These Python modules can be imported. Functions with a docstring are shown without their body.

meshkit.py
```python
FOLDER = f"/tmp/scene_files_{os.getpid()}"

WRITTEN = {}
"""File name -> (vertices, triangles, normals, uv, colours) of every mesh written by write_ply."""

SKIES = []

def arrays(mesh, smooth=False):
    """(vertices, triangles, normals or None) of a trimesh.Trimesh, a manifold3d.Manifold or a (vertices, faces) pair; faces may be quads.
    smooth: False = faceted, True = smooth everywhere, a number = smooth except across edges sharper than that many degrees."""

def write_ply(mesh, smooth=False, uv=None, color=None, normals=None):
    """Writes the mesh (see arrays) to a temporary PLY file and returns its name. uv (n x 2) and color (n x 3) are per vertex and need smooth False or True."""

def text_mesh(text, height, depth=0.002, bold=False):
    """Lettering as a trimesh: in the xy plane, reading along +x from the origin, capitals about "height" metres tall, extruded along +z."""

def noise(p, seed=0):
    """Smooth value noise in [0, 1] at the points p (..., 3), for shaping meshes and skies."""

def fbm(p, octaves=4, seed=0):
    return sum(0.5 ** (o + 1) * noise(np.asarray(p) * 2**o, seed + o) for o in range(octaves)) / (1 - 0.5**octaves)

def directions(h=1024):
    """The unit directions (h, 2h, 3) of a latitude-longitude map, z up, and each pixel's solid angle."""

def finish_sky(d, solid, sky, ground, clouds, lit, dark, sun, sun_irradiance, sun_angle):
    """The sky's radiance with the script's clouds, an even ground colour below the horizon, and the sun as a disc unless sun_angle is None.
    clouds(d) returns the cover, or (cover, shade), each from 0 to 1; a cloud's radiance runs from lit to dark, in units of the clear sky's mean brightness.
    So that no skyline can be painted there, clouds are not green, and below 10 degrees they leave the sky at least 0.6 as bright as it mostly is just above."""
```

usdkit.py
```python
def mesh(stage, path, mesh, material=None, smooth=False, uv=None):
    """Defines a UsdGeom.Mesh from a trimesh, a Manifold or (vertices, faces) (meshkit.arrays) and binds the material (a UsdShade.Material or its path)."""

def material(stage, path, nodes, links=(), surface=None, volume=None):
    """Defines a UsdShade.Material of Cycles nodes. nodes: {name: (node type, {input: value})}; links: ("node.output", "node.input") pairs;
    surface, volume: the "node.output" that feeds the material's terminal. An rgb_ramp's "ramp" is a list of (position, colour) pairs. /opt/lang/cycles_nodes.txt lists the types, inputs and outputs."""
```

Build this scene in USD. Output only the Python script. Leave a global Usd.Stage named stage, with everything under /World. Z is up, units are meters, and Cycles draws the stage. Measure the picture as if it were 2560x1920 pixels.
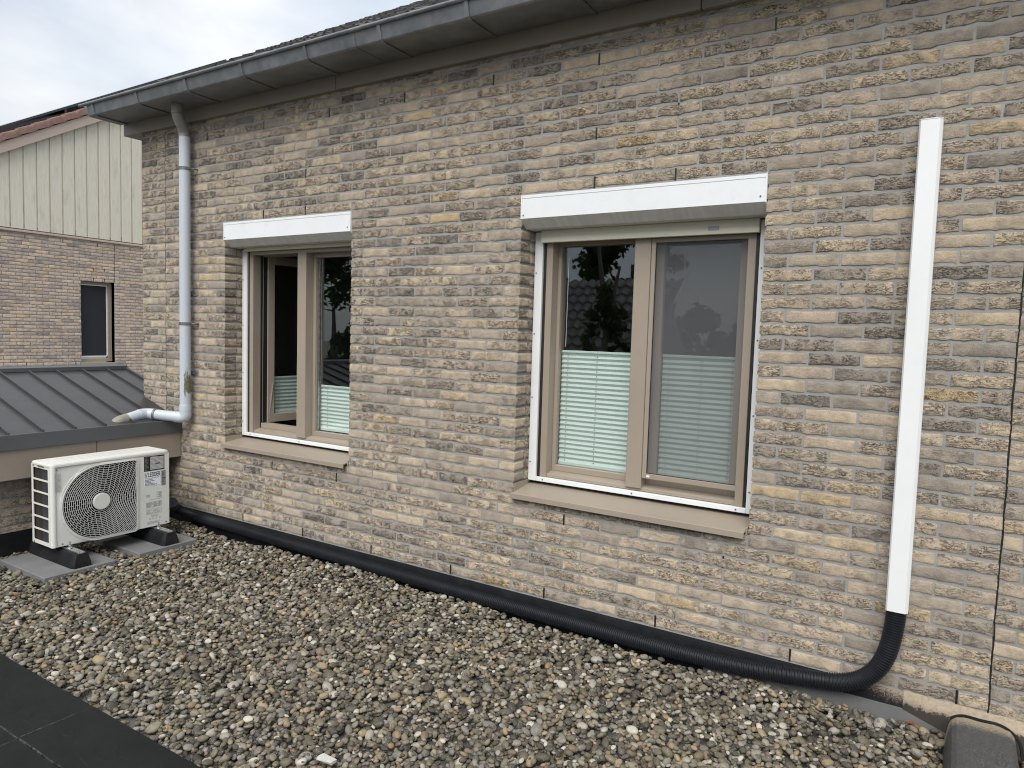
import math, random
import numpy as np, trimesh
import usdkit, meshkit
from pxr import Usd, UsdGeom, UsdLux, UsdShade, Sdf, Gf, Vt
from shapely.geometry import box as sbox, Point, Polygon
from shapely.ops import unary_union

random.seed(7)
RNG = np.random.default_rng(11)
stage = Usd.Stage.CreateInMemory()
UsdGeom.SetStageUpAxis(stage, UsdGeom.Tokens.z)
UsdGeom.SetStageMetersPerUnit(stage, 1.0)
world = UsdGeom.Xform.Define(stage, '/World')
stage.SetDefaultPrim(world.GetPrim())
UsdGeom.Scope.Define(stage, '/World/Looks')

# ------------------------------------------------------------------ camera, sky, sun, exposure
FPX = 1750.35
EYE = (3.37077, -3.37661, -0.05365)
YAW, PITCH, ROLL = -0.555470, -0.0715347, 0.0301430
EXPOSURE = 1.10
SUN_EL, SUN_AZ = math.radians(48), math.radians(165)      # azimuth = atan2(x, y)
SUN_INT, SUN_ANGLE = 0.40, 45.0
SKY_STRENGTH = 0.062


def cam_axes():
    cy, sy, cp, sp = math.cos(YAW), math.sin(YAW), math.cos(PITCH), math.sin(PITCH)
    f = np.array([sy * cp, cy * cp, sp]); r = np.array([cy, -sy, 0.0]); u = np.cross(r, f)
    c, s = math.cos(ROLL), math.sin(ROLL)
    return c * r + s * u, -s * r + c * u, f


_r, _u, _f = cam_axes()
cam = UsdGeom.Camera.Define(stage, '/World/camera')
cam.AddTransformOp().Set(Gf.Matrix4d(*[float(t) for row in ((*_r, 0), (*_u, 0), (*(-_f), 0), (*EYE, 1)) for t in row]))
cam.CreateHorizontalApertureAttr(36.0)
cam.CreateVerticalApertureAttr(27.0)
cam.CreateFocalLengthAttr(36.0 * FPX / 2560)
cam.CreateFStopAttr(0.0)
cam.CreateClippingRangeAttr(Gf.Vec2f(0.02, 2000))
cam.CreateExposureAttr(EXPOSURE)

sunv = np.array([math.sin(SUN_AZ) * math.cos(SUN_EL), math.cos(SUN_AZ) * math.cos(SUN_EL), math.sin(SUN_EL)])
sky_mat = usdkit.material(stage, '/World/Looks/sky', {
    'tc': ('texture_coordinate', {}),
    'sep': ('separate_xyz', {}),
    'el': ('map_range', {'from_min': 0.0, 'from_max': 1.0, 'to_min': 0.0, 'to_max': 1.0, 'clamp': True}),
    'sky': ('sky_texture', {'sky_type': 'single_scattering', 'sun_disc': False, 'sun_elevation': SUN_EL, 'sun_rotation': SUN_AZ, 'air_density': 1.0, 'aerosol_density': 1.0, 'ozone_density': 1.0}),
    'map': ('mapping', {'scale': (1.0, 1.0, 2.6)}),
    'n1': ('noise_texture', {'scale': 1.7, 'detail': 6.0, 'roughness': 0.55, 'distortion': 0.3}),
    'n2': ('noise_texture', {'scale': 3.2, 'detail': 5.0, 'roughness': 0.5}),
    'cover': ('map_range', {'from_min': 0.34, 'from_max': 0.58, 'to_min': 0.55, 'to_max': 1.0, 'clamp': True}),
    'cl': ('rgb_ramp', {'ramp': [(0.3, (4.6, 5.2, 5.9)), (0.5, (6.0, 6.4, 6.9)), (0.72, (7.4, 7.4, 7.4))]}),
    'grad': ('map_range', {'from_min': 0.0, 'from_max': 1.0, 'to_min': 0.80, 'to_max': 1.75, 'clamp': True}),
    'clg': ('vector_math', {'math_type': 'scale'}),
    'mixc': ('mix', {}),
    'bg': ('background_shader', {'strength': SKY_STRENGTH}),
}, [('tc.generated', 'map.vector'), ('tc.generated', 'sep.vector'), ('map.vector', 'n1.vector'), ('map.vector', 'n2.vector'),
    ('n1.fac', 'cover.value'), ('n2.fac', 'cl.fac'), ('sep.z', 'grad.value'), ('cl.color', 'clg.vector1'), ('grad.result', 'clg.scale'),
    ('cover.result', 'mixc.fac'), ('sky.color', 'mixc.color1'), ('clg.vector', 'mixc.color2'), ('mixc.color', 'bg.color')], surface='bg.background')
dome = UsdLux.DomeLight.Define(stage, '/World/sky')
UsdShade.MaterialBindingAPI.Apply(dome.GetPrim()).Bind(sky_mat)
dome.GetPrim().SetCustomDataByKey('label', 'pale overcast sky with soft white and blue grey clouds')
dome.GetPrim().SetCustomDataByKey('category', 'sky')
dome.GetPrim().SetCustomDataByKey('kind', 'structure')
sun = UsdLux.DistantLight.Define(stage, '/World/sun')
sun.CreateIntensityAttr(SUN_INT); sun.CreateAngleAttr(SUN_ANGLE); sun.CreateNormalizeAttr(True)
sun.CreateColorAttr(Gf.Vec3f(1.0, 0.965, 0.91))
_z = sunv; _x = np.cross([0, 0, 1.0], _z); _x /= np.linalg.norm(_x); _y = np.cross(_z, _x)
sun.AddTransformOp().Set(Gf.Matrix4d(*[float(t) for row in ((*_x, 0), (*_y, 0), (*_z, 0), (*(sunv * 50), 1)) for t in row]))

# ------------------------------------------------------------------ helpers
USED = {}


def numbered(parent, name):
    k = (parent, name); n = USED.get(k, 0); USED[k] = n + 1
    return name if n == 0 else f'{name}_{n:03d}'


def tag(p, label=None, cat=None, group=None, kind=None):
    p = p.GetPrim() if hasattr(p, 'GetPrim') else p
    for k, v in (('label', label), ('category', cat), ('group', group), ('kind', kind)):
        if v:
            p.SetCustomDataByKey(k, v)
    return p


LOC = {}


def thing(name, loc, label=None, cat=None, group=None, kind=None):
    path = '/World/' + numbered('/World', name)
    x = UsdGeom.Xform.Define(stage, path); x.AddTranslateOp().Set(Gf.Vec3d(*map(float, loc)))
    LOC[path] = np.array(loc, float)
    return tag(x, label, cat, group, kind)


def group_part(name, parent):
    path = str(parent.GetPath()) + '/' + numbered(str(parent.GetPath()), name)
    return UsdGeom.Xform.Define(stage, path).GetPrim()


def obj(name, mesh, mat, parent=None, smooth=30, tone=None, uv=None):
    """One Mesh prim; vertices are given in world coordinates."""
    base = '/World' if parent is None else str(parent.GetPath())
    path = base + '/' + numbered(base, name)
    off = np.zeros(3) if parent is None else LOC['/' + '/'.join(path.split('/')[1:3])]
    if isinstance(mesh, list):
        mesh = join(mesh)
    if isinstance(mesh, tuple):
        v, f = np.asarray(mesh[0], float), np.asarray(mesh[1])
        if f.shape[1] == 4:
            f = np.vstack([f[:, [0, 1, 2]], f[:, [0, 2, 3]]])
    else:
        v, f = np.asarray(mesh.vertices, float), np.asarray(mesh.faces)
    m = usdkit.mesh(stage, path, (v - off, f), M[mat], smooth=smooth)
    if tone is not None:
        UsdGeom.PrimvarsAPI(m).CreatePrimvar('tone', Sdf.ValueTypeNames.Color3fArray, 'vertex').Set(Vt.Vec3fArray.FromNumpy(np.asarray(tone, np.float32)))
    return m.GetPrim()


def join(parts):
    V, F, n = [], [], 0
    for p in parts:
        v, f = (np.asarray(p[0], float), np.asarray(p[1])) if isinstance(p, tuple) else (np.asarray(p.vertices), np.asarray(p.faces))
        if f.shape[1] == 4:
            f = np.vstack([f[:, [0, 1, 2]], f[:, [0, 2, 3]]])
        V.append(v); F.append(f + n); n += len(v)
    return np.vstack(V), np.vstack(F)


def box(x0, x1, y0, y1, z0, z1, c=0.0):
    lo, hi = np.minimum([x0, y0, z0], [x1, y1, z1]), np.maximum([x0, y0, z0], [x1, y1, z1])
    if c <= 0:
        m = trimesh.creation.box(bounds=[lo, hi]); return np.array(m.vertices), np.array(m.faces)
    pts = []
    for sx in (0, 1):
        for sy in (0, 1):
            for sz in (0, 1):
                p = np.where([sx, sy, sz], hi, lo).astype(float)
                d = np.where([sx, sy, sz], -c, c)
                for k in range(3):
                    q = p.copy()
                    for j in range(3):
                        if j != k:
                            q[j] += d[j]
                    pts.append(q)
    m = trimesh.convex.convex_hull(np.array(pts)); return np.array(m.vertices), np.array(m.faces)


def extrude(poly, axis, a, b):
    """poly in the plane of the two other axes, in order: axis x -> (y, z); y -> (x, z); z -> (x, y)."""
    polys = getattr(poly, 'geoms', [poly]); out = []
    for g in polys:
        m = trimesh.creation.extrude_polygon(g, b - a, engine='earcut')
        v, f = np.array(m.vertices), np.array(m.faces)
        if axis == 'x':
            v = np.stack([v[:, 2] + a, v[:, 0], v[:, 1]], 1)
        elif axis == 'y':
            v = np.stack([v[:, 0], v[:, 2] + a, v[:, 1]], 1); f = f[:, ::-1]
        else:
            v = np.stack([v[:, 0], v[:, 1], v[:, 2] + a], 1)
        out.append((v, f))
    return join(out)


def frames(p):
    p = np.asarray(p, float)
    t = np.gradient(p, axis=0); t /= np.linalg.norm(t, axis=1, keepdims=True) + 1e-12
    n = np.zeros_like(t)
    a = np.array([0, 0, 1.0]) if abs(t[0][2]) < 0.9 else np.array([1.0, 0, 0])
    n[0] = np.cross(t[0], a); n[0] /= np.linalg.norm(n[0])
    for i in range(1, len(p)):
        q = n[i - 1] - t[i] * (n[i - 1] @ t[i]); n[i] = q / (np.linalg.norm(q) + 1e-12)
    return p, t, n, np.cross(t, n)


def tube(points, radius, sides=16, caps=True):
    p, t, n, b = frames(points)
    r = np.broadcast_to(radius, (len(p),))
    a = np.arange(sides) * 2 * np.pi / sides
    v = (p[:, None] + r[:, None, None] * (np.cos(a)[None, :, None] * n[:, None] + np.sin(a)[None, :, None] * b[:, None])).reshape(-1, 3)
    i, j = np.meshgrid(np.arange(len(p) - 1), np.arange(sides), indexing='ij')
    q = np.stack([i * sides + j, i * sides + (j + 1) % sides, (i + 1) * sides + (j + 1) % sides, (i + 1) * sides + j], -1).reshape(-1, 4)
    f = np.vstack([q[:, [0, 1, 2]], q[:, [0, 2, 3]]])
    if caps:
        k = len(v); v = np.vstack([v, p[0], p[-1]]); last = (len(p) - 1) * sides
        j = np.arange(sides)
        f = np.vstack([f, np.stack([np.full(sides, k), (j + 1) % sides, j], 1), np.stack([np.full(sides, k + 1), last + j, last + (j + 1) % sides], 1)])
    return v, f


def arc_path(pts, r=0.05, n=8):
    """A polyline with its corners rounded."""
    pts = [np.array(p, float) for p in pts]; out = [pts[0]]
    for a, b, c in zip(pts, pts[1:], pts[2:]):
        d1, d2 = a - b, c - b
        k1, k2 = min(r, np.linalg.norm(d1) * .49), min(r, np.linalg.norm(d2) * .49)
        p, q = b + d1 / np.linalg.norm(d1) * k1, b + d2 / np.linalg.norm(d2) * k2
        for s in np.linspace(0, 1, n):
            out.append((1 - s) ** 2 * p + 2 * s * (1 - s) * b + s * s * q)
    out.append(pts[-1]); return np.array(out)


def cyl(c, axis, r, h, sides=20):
    a = np.zeros(3); a['xyz'.index(axis)] = h / 2
    return tube([np.array(c) - a, np.array(c) + a], r, sides)


def spline(pts, step):
    from scipy.interpolate import CubicSpline
    pts = np.array(pts, float); d = np.r_[0, np.cumsum(np.linalg.norm(np.diff(pts, axis=0), axis=1))]
    s = CubicSpline(d, pts, bc_type='natural'); return s(np.arange(0, d[-1], step))


# ------------------------------------------------------------------ materials
M = {}


def mat(name, nodes, links, surface='p.BSDF'):
    M[name] = usdkit.material(stage, '/World/Looks/' + name, nodes, links, surface=surface)


def paint(name, color, rough=0.45, var=0.06, scale=3.0, bump=0.0, bscale=400.0, spec=0.5, metallic=0.0, stretch=(1, 1, 1), dirt=0.0, dirtcol=(0.12, 0.11, 0.09), coat=0.0):
    """Paint, plastic or metal: colour with faint mottling, uneven gloss, fine relief and patches of dirt."""
    c = np.array(color)
    nodes = {'g': ('geometry', {}), 'm': ('mapping', {'scale': stretch}), 'n': ('noise_texture', {'scale': scale, 'detail': 6.0, 'roughness': 0.6}),
             'r': ('rgb_ramp', {'ramp': [(0.3, tuple(c * (1 - var))), (0.7, tuple(np.minimum(c * (1 + var), 0.92)))]}),
             'rr': ('map_range', {'from_min': 0.3, 'from_max': 0.7, 'to_min': max(rough - 0.08, 0.03), 'to_max': rough + 0.08}),
             'n2': ('noise_texture', {'scale': bscale, 'detail': 2.0}), 'b': ('bump', {'strength': bump, 'distance': 0.001}),
             'dn': ('noise_texture', {'scale': 9.0, 'detail': 9.0, 'roughness': 0.72}), 'dm': ('map_range', {'from_min': 0.52, 'from_max': 0.75, 'to_min': 0.0, 'to_max': dirt, 'clamp': True}),
             'd': ('mix', {'color2': dirtcol}),
             'p': ('principled_bsdf', {'metallic': metallic, 'specular_ior_level': spec, 'coat_weight': coat})}
    links = [('g.position', 'm.vector'), ('m.vector', 'n.vector'), ('n.fac', 'r.fac'), ('n.fac', 'rr.value'), ('rr.result', 'p.roughness'), ('g.position', 'n2.vector'), ('n2.fac', 'b.height'),
             ('b.normal', 'p.normal'), ('g.position', 'dn.vector'), ('dn.fac', 'dm.value'), ('dm.result', 'd.fac'), ('r.color', 'd.color1'), ('d.color', 'p.base_color')]
    mat(name, nodes, links)


def brick_mat(name, ramp, crease_amt=1.0, fine=1.0):
    nodes = {
        'g': ('geometry', {}), 's': ('separate_xyz', {}), 'h': ('math', {'math_type': 'add'}), 'cv': ('combine_xyz', {}),
        'at': ('attribute', {'attribute': 'tone'}), 'as': ('separate_color', {}),
        'off': ('vector_math', {'math_type': 'scale', 'scale': 41.0}), 'pos': ('vector_math', {'math_type': 'add'}),
        'base': ('rgb_ramp', {'ramp': ramp}),
        # blotches inside a brick
        'bl': ('noise_texture', {'scale': 14.0, 'detail': 4.0, 'roughness': 0.6}), 'blr': ('rgb_ramp', {'ramp': [(0.3, (0.68, 0.68, 0.69)), (0.5, (0.99, 0.98, 0.97)), (0.7, (1.20, 1.16, 1.10))]}),
        'blm': ('mix', {'mix_type': 'multiply', 'fac': 0.8}),
        # grain of the sanded face
        'gr': ('noise_texture', {'scale': 420.0, 'detail': 3.0, 'roughness': 0.7}), 'grr': ('rgb_ramp', {'ramp': [(0.32, (0.60, 0.59, 0.58)), (0.68, (1.30, 1.29, 1.28))]}), 'grm': ('mix', {'mix_type': 'multiply', 'fac': 0.75 * fine}),
        # creases of the hand-thrown clay: thin wavy dark lines
        'cm': ('mapping', {'scale': (23.0, 1.0, 72.0), 'rotation': (0.0, 0.28, 0.0)}), 'cn': ('noise_texture', {'scale': 1.0, 'detail': 5.0, 'roughness': 0.62, 'distortion': 1.5}),
        'c1': ('math', {'math_type': 'subtract', 'value2': 0.5}), 'c2': ('math', {'math_type': 'absolute'}), 'c3': ('map_range', {'from_min': 0.0, 'from_max': 0.052, 'to_min': 1.0, 'to_max': 0.0, 'clamp': True}),
        'pn': ('noise_texture', {'scale': 19.0, 'detail': 3.0, 'roughness': 0.6}), 'pm': ('map_range', {'from_min': 0.38, 'from_max': 0.55, 'to_min': 0.0, 'to_max': 1.0, 'clamp': True}),
        'ca': ('math', {'math_type': 'multiply'}), 'cw': ('map_range', {'from_min': 0.12, 'from_max': 0.65, 'to_min': 0.16 * crease_amt, 'to_max': 1.0 * crease_amt, 'clamp': True}), 'cb': ('math', {'math_type': 'multiply'}),
        'dark': ('mix', {'mix_type': 'multiply', 'color2': (0.21, 0.20, 0.198)}),
        # sooty pits
        'vn': ('noise_texture', {'scale': 150.0, 'detail': 4.0, 'roughness': 0.65}), 'vm': ('map_range', {'from_min': 0.57, 'from_max': 0.64, 'to_min': 0.0, 'to_max': 0.85, 'clamp': True}), 'vv': ('math', {'math_type': 'multiply'}),
        'pit': ('mix', {'mix_type': 'multiply', 'color2': (0.25, 0.235, 0.225)}),
        # lime bloom on a few
        'wn': ('noise_texture', {'scale': 17.0, 'detail': 7.0, 'roughness': 0.72}), 'wt': ('map_range', {'from_min': 0.86, 'from_max': 1.0, 'to_min': 0.69, 'to_max': 0.53, 'clamp': False}),
        'ws': ('math', {'math_type': 'subtract'}), 'wm': ('map_range', {'from_min': 0.0, 'from_max': 0.16, 'to_min': 0.0, 'to_max': 0.75, 'clamp': True}),
        'white': ('mix', {'color2': (0.62, 0.61, 0.58)}),
        'bh1': ('math', {'math_type': 'multiply', 'value2': 0.55}), 'bh2': ('math', {'math_type': 'subtract'}), 'bh3': ('math', {'math_type': 'multiply', 'value2': -1.6}), 'bh4': ('math', {'math_type': 'add'}),
        'lo': ('noise_texture', {'scale': 55.0, 'detail': 5.0, 'roughness': 0.65}), 'bh5': ('math', {'math_type': 'multiply_add', 'value2': 1.6}),
        'bump': ('bump', {'strength': 1.0, 'distance': 0.0032 * fine}),
        'p': ('principled_bsdf', {'roughness': 0.93, 'specular_ior_level': 0.22, 'diffuse_roughness': 0.6}),
    }
    links = [('g.position', 's.vector'), ('s.x', 'h.value1'), ('s.y', 'h.value2'), ('h.value', 'cv.x'), ('s.z', 'cv.z'),
             ('at.color', 'as.color'), ('at.color', 'off.vector1'), ('cv.vector', 'pos.vector1'), ('off.vector', 'pos.vector2'),
             ('as.r', 'base.fac'), ('pos.vector', 'bl.vector'), ('bl.fac', 'blr.fac'), ('base.color', 'blm.color1'), ('blr.color', 'blm.color2'),
             ('pos.vector', 'gr.vector'), ('gr.fac', 'grr.fac'), ('blm.color', 'grm.color1'), ('grr.color', 'grm.color2'),
             ('pos.vector', 'cm.vector'), ('cm.vector', 'cn.vector'), ('cn.fac', 'c1.value1'), ('c1.value', 'c2.value1'), ('c2.value', 'c3.value'),
             ('pos.vector', 'pn.vector'), ('pn.fac', 'pm.value'), ('c3.result', 'ca.value1'), ('pm.result', 'ca.value2'), ('as.g', 'cw.value'), ('ca.value', 'cb.value1'), ('cw.result', 'cb.value2'),
             ('grm.color', 'dark.color1'), ('cb.value', 'dark.fac'),
             ('pos.vector', 'vn.vector'), ('vn.fac', 'vm.value'), ('vm.result', 'vv.value1'), ('cw.result', 'vv.value2'), ('dark.color', 'pit.color1'), ('vv.value', 'pit.fac'),
             ('pos.vector', 'wn.vector'), ('as.b', 'wt.value'), ('wn.fac', 'ws.value1'), ('wt.result', 'ws.value2'), ('ws.value', 'wm.value'), ('pit.color', 'white.color1'), ('wm.result', 'white.fac'),
             ('gr.fac', 'bh1.value1'), ('cb.value', 'bh3.value1'), ('bh1.value', 'bh4.value1'), ('bh3.value', 'bh4.value2'),
             ('pos.vector', 'lo.vector'), ('lo.fac', 'bh5.value1'), ('bh4.value', 'bh5.value3'), ('bh5.value', 'bump.height'),
             ('white.color', 'p.base_color'), ('bump.normal', 'p.normal')]
    mat(name, nodes, links)


BR = [(0.00, (0.248, 0.224, 0.194)), (0.14, (0.315, 0.279, 0.236)), (0.30, (0.392, 0.340, 0.276)), (0.48, (0.460, 0.390, 0.306)), (0.62, (0.488, 0.412, 0.318)), (0.76, (0.510, 0.430, 0.322)), (0.88, (0.498, 0.404, 0.275)), (1.0, (0.475, 0.362, 0.212))]
brick_mat('brick', BR)
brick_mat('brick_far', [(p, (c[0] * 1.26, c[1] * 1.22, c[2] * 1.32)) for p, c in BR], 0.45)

mat('mortar', {'g': ('geometry', {}), 'n': ('noise_texture', {'scale': 7.0, 'detail': 5.0, 'roughness': 0.6}), 'r': ('rgb_ramp', {'ramp': [(0.3, (0.275, 0.264, 0.248)), (0.7, (0.365, 0.352, 0.333))]}),
               'n2': ('noise_texture', {'scale': 650.0, 'detail': 3.0, 'roughness': 0.7}), 'r2': ('rgb_ramp', {'ramp': [(0.3, (0.6, 0.6, 0.6)), (0.7, (1.3, 1.3, 1.3))]}), 'mm': ('mix', {'mix_type': 'multiply', 'fac': 0.8}),
               'n3': ('noise_texture', {'scale': 90.0, 'detail': 4.0}), 'ad': ('math', {'math_type': 'add'}), 'b': ('bump', {'strength': 0.8, 'distance': 0.003}), 'p': ('principled_bsdf', {'roughness': 0.95, 'specular_ior_level': 0.2})},
    [('g.position', 'n.vector'), ('n.fac', 'r.fac'), ('g.position', 'n2.vector'), ('n2.fac', 'r2.fac'), ('r.color', 'mm.color1'), ('r2.color', 'mm.color2'), ('mm.color', 'p.base_color'), ('g.position', 'n3.vector'), ('n3.fac', 'ad.value1'), ('n2.fac', 'ad.value2'), ('ad.value', 'b.height'), ('b.normal', 'p.normal')])

paint('taupe', (0.300, 0.252, 0.200), 0.42, 0.04, 2.0, 0.25, 900, dirt=0.10)
paint('taupe_board', (0.225, 0.195, 0.160), 0.5, 0.06, 3.0, 0.25, 600, dirt=0.15)
paint('taupe_panel', (0.285, 0.238, 0.190), 0.45, 0.03, 1.2, 0.2, 700, dirt=0.12)
paint('white_paint', (0.72, 0.735, 0.74), 0.35, 0.02, 4.0, 0.2, 700, dirt=0.16, dirtcol=(0.42, 0.41, 0.37))
paint('white_plastic', (0.72, 0.735, 0.728), 0.4, 0.02, 2.0, 0.1, 300, dirt=0.10, dirtcol=(0.5, 0.5, 0.46))
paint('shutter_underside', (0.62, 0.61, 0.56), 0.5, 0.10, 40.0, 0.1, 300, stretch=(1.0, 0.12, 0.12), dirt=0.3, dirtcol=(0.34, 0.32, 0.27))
paint('cream_trim', (0.60, 0.575, 0.47), 0.45, 0.03, 3.0, 0.1, 500, dirt=0.1)
paint('zinc', (0.195, 0.204, 0.212), 0.46, 0.24, 11.0, 0.35, 120, metallic=0.55, dirt=0.35, dirtcol=(0.13, 0.135, 0.14))
paint('pipe_grey', (0.46, 0.50, 0.545), 0.38, 0.03, 3.0, 0.1, 300, dirt=0.12, dirtcol=(0.25, 0.26, 0.25))
paint('pipe_dark', (0.22, 0.205, 0.185), 0.45, 0.08, 6.0, 0.1, 300)
paint('pipe_end', (0.25, 0.222, 0.18), 0.6, 0.10, 8.0, 0.1, 300, dirt=0.3)
paint('seam_metal', (0.050, 0.048, 0.0495), 0.42, 0.14, 2.2, 0.15, 60, metallic=0.25, dirt=0.16, dirtcol=(0.13, 0.125, 0.115))
paint('edge_metal', (0.082, 0.088, 0.093), 0.42, 0.06, 2.0, 0.1, 200, metallic=0.2, dirt=0.1)
paint('rubber', (0.011, 0.0115, 0.013), 0.65, 0.25, 10.0, 0.5, 260, spec=0.25, dirt=0.16, dirtcol=(0.09, 0.085, 0.075))
paint('hose_black', (0.010, 0.0115, 0.015), 0.45, 0.10, 8.0, 0.1, 300, spec=0.35, dirt=0.12, dirtcol=(0.07, 0.066, 0.06))
paint('flashing_black', (0.010, 0.0105, 0.012), 0.65, 0.3, 14.0, 0.5, 90, spec=0.15, dirt=0.14, dirtcol=(0.10, 0.092, 0.08))
paint('membrane_grey', (0.085, 0.086, 0.085), 0.7, 0.15, 9.0, 0.4, 150, dirt=0.4)
paint('pad_grey', (0.165, 0.165, 0.168), 0.75, 0.10, 6.0, 0.7, 260, dirt=0.3)
paint('ac_white', (0.66, 0.66, 0.615), 0.42, 0.02, 2.0, 0.12, 900, dirt=0.06, dirtcol=(0.4, 0.39, 0.34))
paint('ac_grille', (0.66, 0.665, 0.64), 0.4, 0.02, 2.0)
paint('ac_dark', (0.006, 0.006, 0.007), 0.6, 0.2, 6.0)
paint('ac_coil', (0.050, 0.054, 0.062), 0.5, 0.25, 250.0, 0.6, 500, metallic=0.2, stretch=(1, 1, 0.1))
paint('ac_brown', (0.030, 0.026, 0.020), 0.6, 0.25, 60.0)
paint('steel', (0.62, 0.63, 0.64), 0.32, 0.08, 30.0, metallic=0.9)
paint('screw_grey', (0.17, 0.17, 0.17), 0.5, 0.2, 200.0, metallic=0.5)
paint('ink_black', (0.012, 0.012, 0.014), 0.4, 0.05, 3.0)
paint('ink_navy', (0.020, 0.026, 0.060), 0.4, 0.05, 3.0)
paint('ink_green', (0.045, 0.16, 0.07), 0.4, 0.05, 3.0)
paint('ink_grey', (0.23, 0.23, 0.23), 0.5, 0.05, 3.0)
paint('label_white', (0.74, 0.76, 0.78), 0.3, 0.02, 3.0)
paint('label_grey', (0.30, 0.30, 0.30), 0.4, 0.12, 120.0)
paint('plate_white', (0.52, 0.52, 0.52), 0.35, 0.03, 3.0)
paint('verge_tile', (0.215, 0.118, 0.090), 0.62, 0.28, 12.0, 0.6, 150, dirt=0.35, dirtcol=(0.16, 0.13, 0.11))
paint('roof_tile', (0.060, 0.055, 0.052), 0.6, 0.22, 9.0, 0.2, 130, dirt=0.25, dirtcol=(0.14, 0.13, 0.105))
paint('pinkish_board', (0.42, 0.335, 0.275), 0.45, 0.03, 1.5, 0.1, 400, dirt=0.08)
paint('panel_black', (0.012, 0.014, 0.018), 0.12, 0.1, 2.0)
paint('panel_frame', (0.05, 0.052, 0.055), 0.35, 0.1, 4.0, metallic=0.6)
paint('dark_shade', (0.010, 0.012, 0.018), 0.7, 0.15, 3.0)
paint('room_wall', (0.20, 0.20, 0.20), 0.8, 0.05, 3.0)
paint('room_dark', (0.045, 0.05, 0.055), 0.6, 0.15, 3.0)
paint('room_floor', (0.09, 0.07, 0.05), 0.5, 0.2, 3.0)
paint('seal', (0.012, 0.012, 0.012), 0.5, 0.1, 3.0)
paint('bark', (0.10, 0.085, 0.065), 0.9, 0.3, 18.0, 0.8, 60)
paint('grass', (0.115, 0.110, 0.082), 0.9, 0.35, 0.4)
mat('dust_mortar', {'g': ('geometry', {}), 's': ('separate_xyz', {}), 'n': ('noise_texture', {'scale': 60.0, 'detail': 8.0, 'roughness': 0.75}), 'r': ('rgb_ramp', {'ramp': [(0.3, (0.23, 0.185, 0.135)), (0.5, (0.33, 0.27, 0.20)), (0.7, (0.42, 0.35, 0.265))]}),
    'zz': ('map_range', {'from_min': -1.60, 'from_max': -1.55, 'to_min': 0.36, 'to_max': -0.06, 'clamp': True}), 'n2': ('noise_texture', {'scale': 30.0, 'detail': 9.0, 'roughness': 0.8}), 'ad': ('math', {'math_type': 'add'}), 'dm': ('map_range', {'from_min': 0.62, 'from_max': 0.70, 'to_min': 0.0, 'to_max': 0.92, 'clamp': True}), 'mx': ('mix', {'color2': (0.03, 0.03, 0.03)}),
    'b': ('bump', {'strength': 1.0, 'distance': 0.004}), 'p': ('principled_bsdf', {'roughness': 0.95, 'specular_ior_level': 0.2})},
    [('g.position', 's.vector'), ('g.position', 'n.vector'), ('n.fac', 'r.fac'), ('s.z', 'zz.value'), ('g.position', 'n2.vector'), ('n2.fac', 'ad.value1'), ('zz.result', 'ad.value2'), ('ad.value', 'dm.value'), ('r.color', 'mx.color1'), ('dm.result', 'mx.fac'), ('mx.color', 'p.base_color'), ('n.fac', 'b.height'), ('b.normal', 'p.normal')])
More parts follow.
